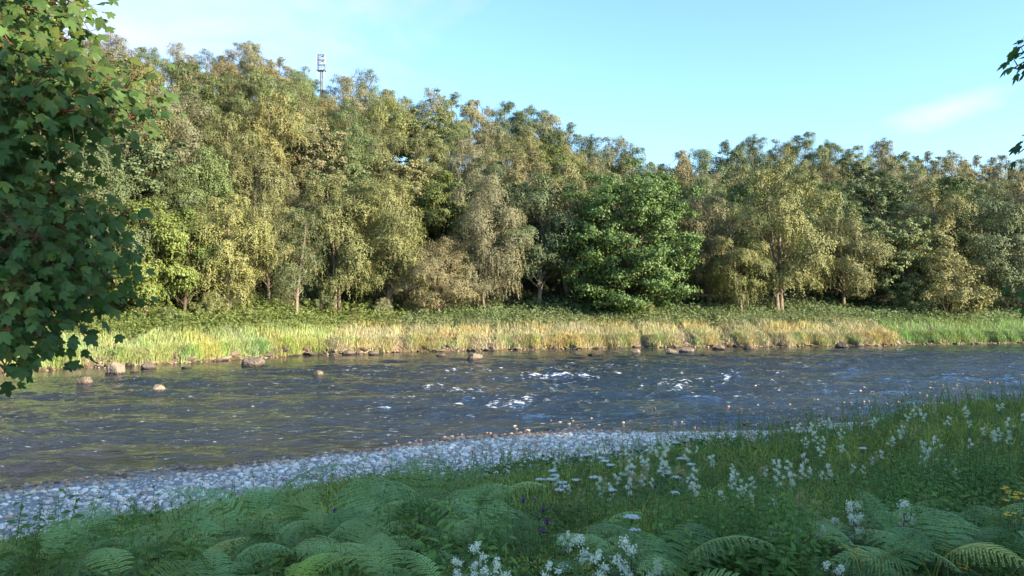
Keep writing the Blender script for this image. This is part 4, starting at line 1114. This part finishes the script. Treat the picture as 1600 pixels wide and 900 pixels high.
def make_thistle(seed):
    r = np.random.default_rng(seed); st = Acc(); t = np.linspace(0, 1, 6)
    P = np.stack([.05 * np.sin(t * 2 + seed), .02 * t, t], -1); V, F = tube(P, np.linspace(.006, .003, 6), 5); st.add(V, F)
    top = P[-1]; V, F = I1; bulb = Acc(); bulb.add(V * np.array([.013, .013, .017]) + top, F, (.6, .5, .4))
    fl = Acc(); n = 60; d = norm(np.stack([r.normal(0, .6, n), r.normal(0, .6, n), np.ones(n)], -1))
    V, F = cards(top + d * .024, norm(r.normal(size=(n, 3))), d, .034, .005); fl.add(V, F, (.32, .045, .50))
    lv = Acc()
    for i in range(7):
        z = .08 + .11 * i; a_ = i * 2.4; d2 = np.array([math.cos(a_), math.sin(a_), .5])
        V, F = cards(np.array([[0, 0, z]]) + d2 * .06, np.array([[0, 0, 1.]]), d2[None], .13, .03, .2); lv.add(V, F, np.ones(3))
    return st.build('stem', M['stem']), bulb.build('bud', M['herb']), fl.build('flower_head', M['petal']), lv.build('leaves', M['herb'])
def make_ragwort(seed):
    r = np.random.default_rng(seed); st = Acc(); t = np.linspace(0, 1, 6)
    P = np.stack([.05 * np.sin(t * 2 + seed), .02 * t, t], -1); V, F = tube(P, np.linspace(.007, .004, 6), 5); st.add(V, F)
    fl = Acc(); top = P[-1]; heads = []; florets = []
    for i in range(9):
        q = top + np.array([r.normal(0, .06), r.normal(0, .05), r.normal(-.02, .025)]); b = top + np.array([0, 0, -.16])
        V, F = tube([b, (b + q) / 2 + r.normal(0, .008, 3), q], .002, 3); fl.add(V, F)
        a_ = np.linspace(0, 6.283, 11)[:-1]; D = np.stack([np.cos(a_), np.sin(a_), .1 + 0 * a_], -1)
        f1 = Acc(); V, F = cards(q + D * .011, np.tile([0, -.3, 1.], (10, 1)), D, .022, .009); f1.add(V, F, (1.15, .68, .05))
        V, F = I0; f1.add(V * np.array([.007, .007, .005]) + q, F, (.8, .35, .03)); florets.append(f1.build('flower_head', M['petal']))
    lv = Acc()
    for i in range(12):
        z = .06 + .07 * i; a_ = i * 2.4; d2 = np.array([math.cos(a_), math.sin(a_), .4])
        V, F = cards(np.array([[0, 0, z]]) + d2 * .05, np.array([[0, -.1, 1.]]), d2[None], .11, .035, .2); lv.add(V, F, np.ones(3))
    return st.build('stem', M['stem']), fl.build('flower_stalks', M['stem']), lv.build('leaves', M['herb']), *florets
MS = [make_meadowsweet(i) for i in (1, 2, 3, 4)]; MB = [make_meadowsweet(i, 0) for i in (5, 6)]
UM = [make_umbel(i) for i in (1, 2)]; TH = [make_thistle(i) for i in (1, 2)]; RW = [make_ragwort(i) for i in (1, 2)]
def flower(kind, meshes, names, px, py, Y, headscale, label, cat, group):
    X = px2X(px, Y); g = H1(X, Y); h = max(.25, py2Z(py, Y) - g)
    s = headscale
    e = empty(kind, (X, Y, g), rf.uniform(0, 6.28))
    for nm, me in zip(names, meshes):
        if nm in ('flower_head', 'bud', 'flower_stalks'):
            # keep the head's own proportions; the head sits at the tip (its mesh top is at z = 1)
            put(nm, me, e, loc=(0, 0, h - s * 1.0), scale=s)
        elif nm == 'stem':
            put(nm, me, e, loc=(0, 0, 0), scale=(s, s, h))
        else:
            put(nm, me, e, loc=(0, 0, 0), scale=(s * 1.2, s * 1.2, h))
    return tag(e, label, cat, group)
NMR = ('stem', 'flower_stalks', 'leaves') + ('flower_head',) * 9
NM3 = ('stem', 'flower_head', 'leaves')
def meadowsweet(px, py, Y, s, label, brown=False):
    mset = (MB if brown else MS); flower('meadowsweet', mset[int(rf.integers(len(mset)))], NM3, px, py, Y, s, label, 'wildflower', 'meadowsweet plants on the near bank')
near_ms = [
 (968, 846, 5.0, 1.15, 'tall full white meadowsweet near the bottom edge, in front of the ferns'),
 (945, 872, 4.9, .9, 'shorter white meadowsweet leaning left against the tall full one'),
 (893, 850, 5.2, 1.0, 'cream and brown meadowsweet left of the tall full one'),
 (888, 836, 5.6, .6, 'small budding meadowsweet behind the cream and brown one'),
 (750, 862, 5.0, .9, 'cream meadowsweet at the bottom edge right of the ferns'),
 (780, 884, 4.6, .9, 'bright white meadowsweet cut by the bottom edge'),
 (698, 880, 4.8, .7, 'small white meadowsweet among bottom edge ferns'),
 (1035, 880, 4.9, .9, 'white meadowsweet at the bottom edge on the long frond'),
 (862, 892, 4.6, .7, 'white meadowsweet low at the bottom edge, below the cream one'),
 (1330, 792, 6.4, 1.05, 'cream-headed meadowsweet standing left in the right-hand pair'),
 (1325, 810, 6.2, .95, 'white meadowsweet just below the cream-headed one'),
 (1398, 794, 6.4, 1.15, 'largest meadowsweet of the right-hand group'),
 (1412, 810, 6.5, .8, 'white meadowsweet beside the largest of the right-hand group'),
 (1388, 824, 6.2, .7, 'little white meadowsweet below the largest right-hand one'),
 (1225, 828, 6.0, .8, 'slanting white meadowsweet left of the lower right ferns'),
 (1258, 836, 5.9, .8, 'white meadowsweet touching the lower right ferns'),
 (1240, 842, 5.9, .6, 'smallest meadowsweet by the lower right ferns'),
 (1303, 812, 6.3, .7, 'white meadowsweet under the brown seeding one'),
 (1292, 884, 4.8, .8, 'pale meadowsweet under the lower right fern fronds'),
 (1278, 820, 6.2, .7, 'white meadowsweet left of the brown seeding one'),
 (1200, 786, 8.0, .8, 'single white meadowsweet above a bare dark stem'),
 (1150, 740, 10, .8, 'white meadowsweet in mid meadow left of the bare stem'),
 (580, 785, 10.5, .9, 'white meadowsweet between the two left fern clumps'),
 (577, 800, 10.3, .6, 'small white meadowsweet low between the fern clumps'),
 (612, 712, 17, 1.2, 'pale meadowsweet tall against the gravel'),
 (600, 762, 12, .7, 'white meadowsweet behind the great central fern clump')]
for q in near_ms: meadowsweet(*q)
for px, py, Y, s, lab in [(1288, 792, 6.5, 1.1, 'large brown seeding meadowsweet left of the right-hand group'), (1418, 832, 6.2, .8, 'brown seeding meadowsweet right of the group'),
    (1352, 822, 6.3, .8, 'brown seeding meadowsweet between the white ones'), (1240, 772, 8.2, .8, 'brownish meadowsweet beside the single white one'), (990, 742, 11, 1.1, 'brown meadowsweet in mid meadow')]:
    meadowsweet(px, py, Y, s, lab, True)
zones = [(840, 985, 690, 765, 16), (985, 1080, 690, 770, 22), (1080, 1250, 690, 775, 22), (1250, 1400, 655, 740, 22), (1400, 1600, 630, 735, 40)]
near_of = [(840, 'left of the flat white yarrows'), (890, 'among the left yarrows'), (935, 'behind the tall full white meadowsweet'), (985, 'left of mid meadow'), (1020, 'among the mid meadow yarrows'), (1060, 'right of the mid meadow yarrows'),
           (1100, 'above the dark leafy hollow'), (1150, 'left of the bare dark stem'), (1195, 'above the bare dark stem'), (1250, 'right of the bare dark stem'), (1300, 'above the brown seeding one'), (1350, 'above the right-hand group'),
           (1400, 'above the largest right-hand meadowsweet'), (1440, 'above the tall fern'), (1480, 'over the dark bush of herbs'), (1520, 'right of the herb bush'), (1560, 'above the yellow ragwort'), (1600, 'by the right edge')]
for zi, (x0, x1, y0, y1, cnt) in enumerate(zones):
    for i in range(cnt):
        px = rf.uniform(x0, x1); v = rf.random(); py = y0 + (y1 - y0) * v
        Y = np.interp(py, [630, 660, 700, 740, 775], [26, 20, 15.5, 11.5, 9]) * rf.uniform(.9, 1.1)
        where = min(near_of, key=lambda q: abs(q[0] - px))[1]; br_ = rf.random() < .25; big = rf.random() < .5
        lab = f'{"large" if big else "small"} {"brown seeding" if br_ else "cream white"} meadowsweet {"low" if v > .5 else "high"} on bank, {where}'
        meadowsweet(px, py, Y, float((rf.uniform(1.0, 1.25) if big else rf.uniform(.65, .95)) * np.interp(Y, [9, 26], [.75, 1.25])), lab, br_)
um = [(843, 748), (862, 742), (862, 749), (878, 752), (901, 749), (880, 765), (882, 759), (868, 736), (925, 745), (950, 720), (956, 726), (938, 716), (972, 709), (960, 766), (915, 710), (1058, 716), (1040, 739), (1050, 745), (1052, 770), (1078, 726), (1082, 683), (1055, 692), (1035, 736), (990, 730)]
for i, (px, py) in enumerate(um):
    Y = float(np.interp(py, [680, 720, 770], [18, 13.5, 9.5]))
    flower('yarrow', UM[i % 2], NM3, px, py, Y, float(np.interp(Y, [9, 18], [1.05, 1.5])), f'flat white yarrow in mid meadow, {"upper" if py < 735 else "lower"} row, ' + min(((845, 'at its left end'), (865, 'just inside the left end'), (882, 'above the purple thistles'), (902, 'between thistles and the brown plume'), (925, 'left of the brown plume'), (955, 'at the left of centre'), (985, 'by the brown meadowsweet'), (1037, 'right of the brown meadowsweet'), (1055, 'near the right end'), (1080, 'at its right end')), key=lambda q: abs(q[0] - px))[1], 'wildflower', 'yarrow on the near bank')
for px, py, Y, s, lab in [(990, 808, 6.5, 1.1, 'flat white yarrow right of the fern behind the meadowsweet'), (992, 826, 6.2, .8, 'small yarrow under the flat white one'), (1060, 838, 5.8, .9, 'round white yarrow above the long frond'),
    (1068, 848, 5.8, .6, 'little yarrow beside the round white one'), (1195, 832, 5.8, .9, 'bluish white yarrow on a long bare stem'), (1345, 700, 12, 1.0, 'pale yarrow on the right bank')]:
    flower('yarrow', UM[0], NM3, px, py, Y, s, lab, 'wildflower', 'yarrow on the near bank')
for i, (px, py, Y) in enumerate([(838, 782, 8.0), (818, 784, 8.2), (849, 798, 7.8), (836, 808, 7.6), (857, 817, 7.5), (836, 832, 7.2), (847, 830, 7.3), (859, 794, 8), (521, 798, 8.8), (1018, 760, 10), (1028, 776, 9), (787, 765, 10)]):
    flower('thistle', TH[i % 2], ('stem', 'bud', 'flower_head', 'leaves'), px, py, Y, float(rf.uniform(.8, 1.15)), ['largest purple thistle head right of the great fern clump', 'purple thistle left of the largest head', 'purple thistle right below the largest head', 'purple thistle in the middle of its cluster', 'right outermost purple thistle of the cluster', 'lowest purple thistle on the left', 'lowest purple thistle on the right', 'purple thistle right of the largest head', 'lone pink thistle between the left fern clumps', 'dark thistle bud in the mid meadow', 'second thistle in mid meadow, below the bud', 'thistle above the great fern clump'][i], 'wildflower', 'purple thistles on the near bank')
rw = [(1580, 762, 7.0), (1592, 755, 7.2), (1596, 772, 6.8), (1560, 775, 7.1), (1575, 800, 6.0), (1340, 858, 5.3), (1345, 868, 5.2), (1400, 842, 5.8), (1430, 850, 5.7), (1485, 815, 6.5), (1530, 835, 5.9), (1500, 880, 4.9)]
for i, (px, py, Y) in enumerate(rw):
    flower('ragwort', RW[i % 2], NMR, px, py, Y, [1.3, 1.3, 1.2, .9, .7, .7, .7, .6, .6, .5, .6, .6][i],
           ['big yellow ragwort at the right edge above the ferns', 'yellow ragwort highest at the right edge', 'yellow ragwort cut by the right edge', 'orange fading ragwort left of the big yellow one', 'small ragwort just under the right edge ferns', 'yellow ragwort under the lower right fern', 'yellow ragwort beside the one under the fern', 'yellow ragwort below the largest meadowsweet', 'yellow ragwort right of the brown seedhead', 'orange ragwort at the tall fern tip', 'yellow ragwort between the right ferns', 'yellow ragwort near the bottom right corner'][i], 'wildflower', 'yellow ragwort on the near bank')
for i in range(26):
    px = rf.uniform(690, 880); py = rf.uniform(685, 745); Y = float(np.interp(py, [680, 745], [24, 15]))
    flower('ragwort', RW[i % 2], NMR, px, py, Y, .45, f'tiny yellow flower on the grassy gravel edge, {"upper" if py < 705 else ("middle" if py < 725 else "lower")} part, ' + ('left end' if px < 728 else ('left of middle' if px < 766 else ('middle' if px < 804 else ('right of middle' if px < 842 else 'right end')))), 'wildflower', 'tiny yellow flowers at the gravel edge')

# ------------------------------------------------------------------ the near maple at the left
rl = np.random.default_rng(66)
def leaf_outline(lobes=5, r=None, s=1.0):
    """palmate leaf in XY, stem at origin pointing +X tip"""
    tips = [(-118, .62), (-55, .92), (0, 1.08), (55, .92), (118, .62)]; val = [(-87, .50), (-27, .60), (27, .60), (87, .50)]
    pts = [(0.0, 0.0)]
    c = np.array([.32, 0])
    seq = []
    for i, (a_, l_) in enumerate(tips):
        rr = l_ * .62 * (1 + (r.normal(0, .05) if r is not None else 0))
        for da, k in ((-19, .76), (0, 1.0), (19, .76)): seq.append((a_ + da, rr * k))
        if i < 4: seq.append((val[i][0], val[i][1] * .62))
    P = [c + np.array([math.cos(R(a_)), math.sin(R(a_))]) * l_ for a_, l_ in seq]
    P = [np.array([0., 0.])] + P
    return np.array(P), c
def make_leaf(seed):
    r = np.random.default_rng(seed); P, c = leaf_outline(r=r)
    V = [np.array([c[0], c[1], 0.03])] + [np.array([p[0], p[1], -(.1 + .15 * seed) * (p[0] - c[0]) ** 2 - (.1 + .1 * ((seed * 3) % 8)) * p[1] ** 2 + r.normal(0, .03)]) for p in P]
    V = np.array(V); n = len(P); F = np.array([(0, 1 + i, 1 + (i + 1) % n) for i in range(n)])
    # petiole
    V2, F2 = tube([(-.75, 0, .22), (-.35, 0, .06), (0, 0, 0)], .012, 3)
    return V, F, V2, F2
LV = [make_leaf(i) for i in range(8)]
def leaf_mesh(i):
    V, F, V2, F2 = LV[i]; a = Acc(); a.add(V, F, (1, 1, 1)); a.add(V2, F2, (1.8, .55, .5)); return a.build('leaf', M['maple_leaf'])
leaf_me = [leaf_mesh(i) for i in range(8)]
def rotmat(fwd, nrm):
    fwd = norm(fwd); nrm = norm(nrm - fwd * (nrm * fwd).sum(-1, keepdims=True)); s = np.cross(nrm, fwd)
    return np.stack([fwd, s, nrm], -1)
def leafy_tree(name, base, top, tips, label, nleaf_per, size, wm, tint_fn, group=None, narrow=None, limb_r=.05, spread=.24, n_obj=295, reach=.50):
    e = empty(name, tuple(base)); B = np.array(base)
    a = Acc(); t = np.linspace(0, 1, 7)[:, None]; tp = (np.array(top) - B) * t; tp[:, 0] += .15 * np.sin(t[:, 0] * 5)
    V, F = tube(tp, np.linspace(.26, .10, 7), 10); a.add(V, F); put('trunk', a.build('trunk', M['bark']), e)
    Ps, Fw, Nr, Sz, Cl = [], [], [], [], []
    br = Acc()
    for (tx, ty, tz, nl_) in tips:
        tip = np.array([tx, ty, tz]) - B
        hz_ = np.clip(tip[2] * .8 + 1.0 + rl.uniform(-.3, .5), .8, tp[-1][2]); p0 = np.array([np.interp(hz_, tp[:, 2], tp[:, 0]), np.interp(hz_, tp[:, 2], tp[:, 1]), hz_])
        LP = limb_path_l(p0, tip, .25)
        V, F = tube(LP, np.linspace(limb_r, .004, len(LP)), 6); br.add(V, F)
        ln = np.linalg.norm(tip - p0)
        k = int(nl_ * nleaf_per)
        s = 1 - rl.random(k) ** 1.2 * reach
        q = np.stack([np.interp(s, np.linspace(0, 1, len(LP)), LP[:, j]) for j in range(3)], -1)
        off = rl.normal(size=(k, 3)) * np.array([spread, spread, spread * .8]) * (.35 + .65 * (1 - s))[:, None] ** .5
        # side twigs
        for m_ in range(0, k, 5):
            V, F = tube([q[m_], q[m_] + off[m_] * .5 + np.array([0, 0, .03]), q[m_] + off[m_]], [.006, .004, .002], 3); br.add(V, F, (1, 1, 1))
        P = q + off; Ps.append(P)
        dv = norm(tip - p0); Fw.append(norm(off * 1.2 + dv * .5 + np.array([0, 0, -.55]) + rl.normal(size=(k, 3)) * .25))
        Nr.append(norm(np.array([.25, -.75, .65]) + rl.normal(size=(k, 3)) * .42)); Sz.append(size * rl.uniform(.65, 1.2, k)); Cl.append(tint_fn(k))
    P = np.concatenate(Ps); Fw = np.concatenate(Fw); Nr = np.concatenate(Nr); Sz = np.concatenate(Sz); Cl = np.concatenate(Cl)
    put('branch', br.build('branch', M[wm]), e)
    Rm = rotmat(Fw, Nr)
    W = P + B; ppx = 800 + FPX * W[:, 0] / W[:, 1]; ppy = HOR - FPX * (W[:, 2] - EYE) / W[:, 1]
    vis = (ppx > -15) & (ppx < 1615) & (ppy > -15) & (ppy < 915)
    score = np.where(vis, Sz / W[:, 1], 0) + (ppx > 60) * vis * .004
    order = np.argsort(-score); one = order[:n_obj]; rest = order[n_obj:]
    from mathutils import Matrix
    for k in one:
        o = put('leaf', leaf_me[int(rl.integers(8))], e); mt_ = Matrix([list(Rm[k][0]), list(Rm[k][1]), list(Rm[k][2])])
        if narrow: mt_ = mt_ @ Matrix.Diagonal((1, narrow, 1))
        o.matrix_local = Matrix.Translation(Vector(P[k])) @ (mt_ * float(Sz[k])).to_4x4()
        o.color = (*[float(v) for v in Cl[k]], 1)
    if len(rest):
        a = Acc()
        for vi in range(8):
            idx = rest[vi::8]; Vb, Fb, V2, F2 = LV[vi]
            for vv, ff, cm in ((Vb, Fb, np.ones(3)), (V2, F2, np.array([1.8, .55, .5]))):
                G = np.einsum('nij,vj->nvi', Rm[idx], vv * np.array([1, narrow or 1, 1])) * Sz[idx][:, None, None] + P[idx][:, None]
                FF = (ff[None] + (np.arange(len(idx)) * len(vv))[:, None, None]).reshape(-1, ff.shape[1])
                a.add(G.reshape(-1, 3), FF, np.repeat(Cl[idx], len(vv), axis=0) * cm)
        tag(put('leaves', a.build('leaves', M['maple_leaf']), e), kind='stuff')
    return tag(e, label, 'tree', group)
def limb_path_l(p0, p1, arch, n=9):
    t = np.linspace(0, 1, n)[:, None]; P = p0 + (p1 - p0) * t; L = np.linalg.norm(p1 - p0)
    P[:, 2] += (arch * L * (4 * t * (1 - t)) ** .8 * .45)[:, 0]; P[1:-1] += rl.normal(0, .035, (n - 2, 3)); return P
def tip(px, py, Y, n=1.0): return (px2X(px, Y), Y, py2Z(py, Y), n)
mtips = [tip(118, 10, 6.2), tip(100, 60, 6.6), tip(60, 20, 5.6, 1.2), tip(20, 70, 5.4, 1.2), tip(110, 95, 6.0), tip(90, 120, 5.6, 1.3), tip(150, 130, 6.3),
 tip(200, 140, 6.8), tip(238, 168, 7.2, .8), tip(215, 190, 6.8, .9), tip(160, 185, 6.2, 1.2), tip(110, 180, 5.8, 1.3), tip(40, 160, 5.4, 1.4), tip(60, 205, 5.8), tip(10, 230, 5.6, 1.2), tip(125, 225, 6.4, .6),
 tip(30, 300, 6.0, 1.2), tip(90, 335, 6.2, 1.0), tip(140, 340, 6.4, .9), tip(180, 355, 6.9, .9), tip(178, 400, 6.6, 1.0), tip(130, 380, 6.0, 1.3), tip(60, 370, 5.6, 1.4), tip(10, 340, 5.5, 1.2),
 tip(185, 450, 6.8, .9), tip(160, 470, 6.3), tip(100, 440, 5.9, 1.3), tip(40, 430, 5.5, 1.4), tip(125, 500, 6.1, .9), tip(60, 490, 5.7, 1.2), tip(15, 480, 5.4, 1.2), tip(112, 515, 6.1, .6), tip(65, 530, 5.6), tip(20, 530, 5.3, 1.1),
 tip(40, 570, 5.6, .8), tip(22, 592, 5.4, .7), tip(0, 570, 5.3), tip(-40, 250, 5.6, 1.3), tip(-50, 100, 5.4, 1.3), tip(-50, 420, 5.4, 1.3), tip(-40, 540, 5.3), tip(90, 150, 7.8, 1.6), tip(30, 100, 7.6, 1.6), tip(50, 30, 7.6, 1.6), tip(100, 30, 7.4, 1.2), tip(0, 180, 7.2, 1.2), tip(60, 420, 7.6, 1.6), tip(90, 360, 7.8, 1.2), tip(20, 380, 7.4, 1.5), tip(110, 440, 7.8, 1.0), tip(10, 500, 7.2, 1.4), tip(40, -60, 5.8), tip(120, -50, 6.4), tip(-40, -20, 5.4), tip(0, 10, 5.6)]
def mt_tint(k):
    c = np.clip(1 + .22 * rl.normal(size=(k, 1)), .5, 1.8) * np.array([[1., 1., 1.]])
    y = rl.random(k) < .12; c[y] *= np.array([1.7, 1.25, 1.0]); return c
gz0 = H1(-6.4, 7.4)
leafy_tree('maple_tree', (-6.4, 7.4, gz0 - .2), (-6.2, 7.4, 13.0), mtips, 'near maple with big lobed leaves hanging down the left edge of the photograph', 125, .108, 'twig', mt_tint)

# right-hand tree, of which only a few hanging leaf sprays reach into the photograph
rtips = [tip(1580, 84, 6.0, .8), tip(1582, 108, 6.0, .8), tip(1606, 100, 6.0), tip(1599, 212, 6.1, .25), tip(1592, 240, 6.2, .35), tip(1572, 468, 6.2, .4), tip(1596, 474, 6.1, .6), tip(1660, 60, 6.2, 2), tip(1680, 250, 6.2, 2), tip(1665, 440, 6.2, 1.5)]
def rt_tint(k): return np.clip(.75 + .12 * rl.normal(size=(k, 1)), .4, 1.2) * np.array([[.85, 1.0, .9]])
gz1 = H1(7.2, 7.0)
leafy_tree('chestnut_tree', (7.2, 7.0, gz1 - .2), (7.0, 7.0, 11.5), rtips, 'tree right of the viewer with dark narrow leaf sprays at the right edge', 14, .125, 'bark', rt_tint, narrow=.42, limb_r=.03, spread=.05, n_obj=80, reach=.12)

# copies that read alike get their place among their likes added to the label
like = {}
for o in SC.objects:
    if o.parent is None and o.get('group') in ('meadowsweet plants on the near bank', 'yarrow on the near bank', 'trees along the skyline', 'trees covering the hillside'): like.setdefault(o['label'], []).append(o)
for lab, os_ in like.items():
    if len(os_) < 2: continue
    os_.sort(key=lambda o: o.location.x / o.location.y)
    words = {2: ['left one', 'right one'], 3: ['left one', 'middle one', 'right one'], 4: ['leftmost', 'left of middle', 'right of middle', 'rightmost'], 5: ['leftmost', 'left of middle', 'middle', 'right of middle', 'rightmost'], 6: ['leftmost', 'second leftmost', 'left of middle', 'right of middle', 'second rightmost', 'rightmost']}.get(len(os_))
    if words:
        for o, w in zip(os_, words): o['label'] = f'{lab}, {w}'
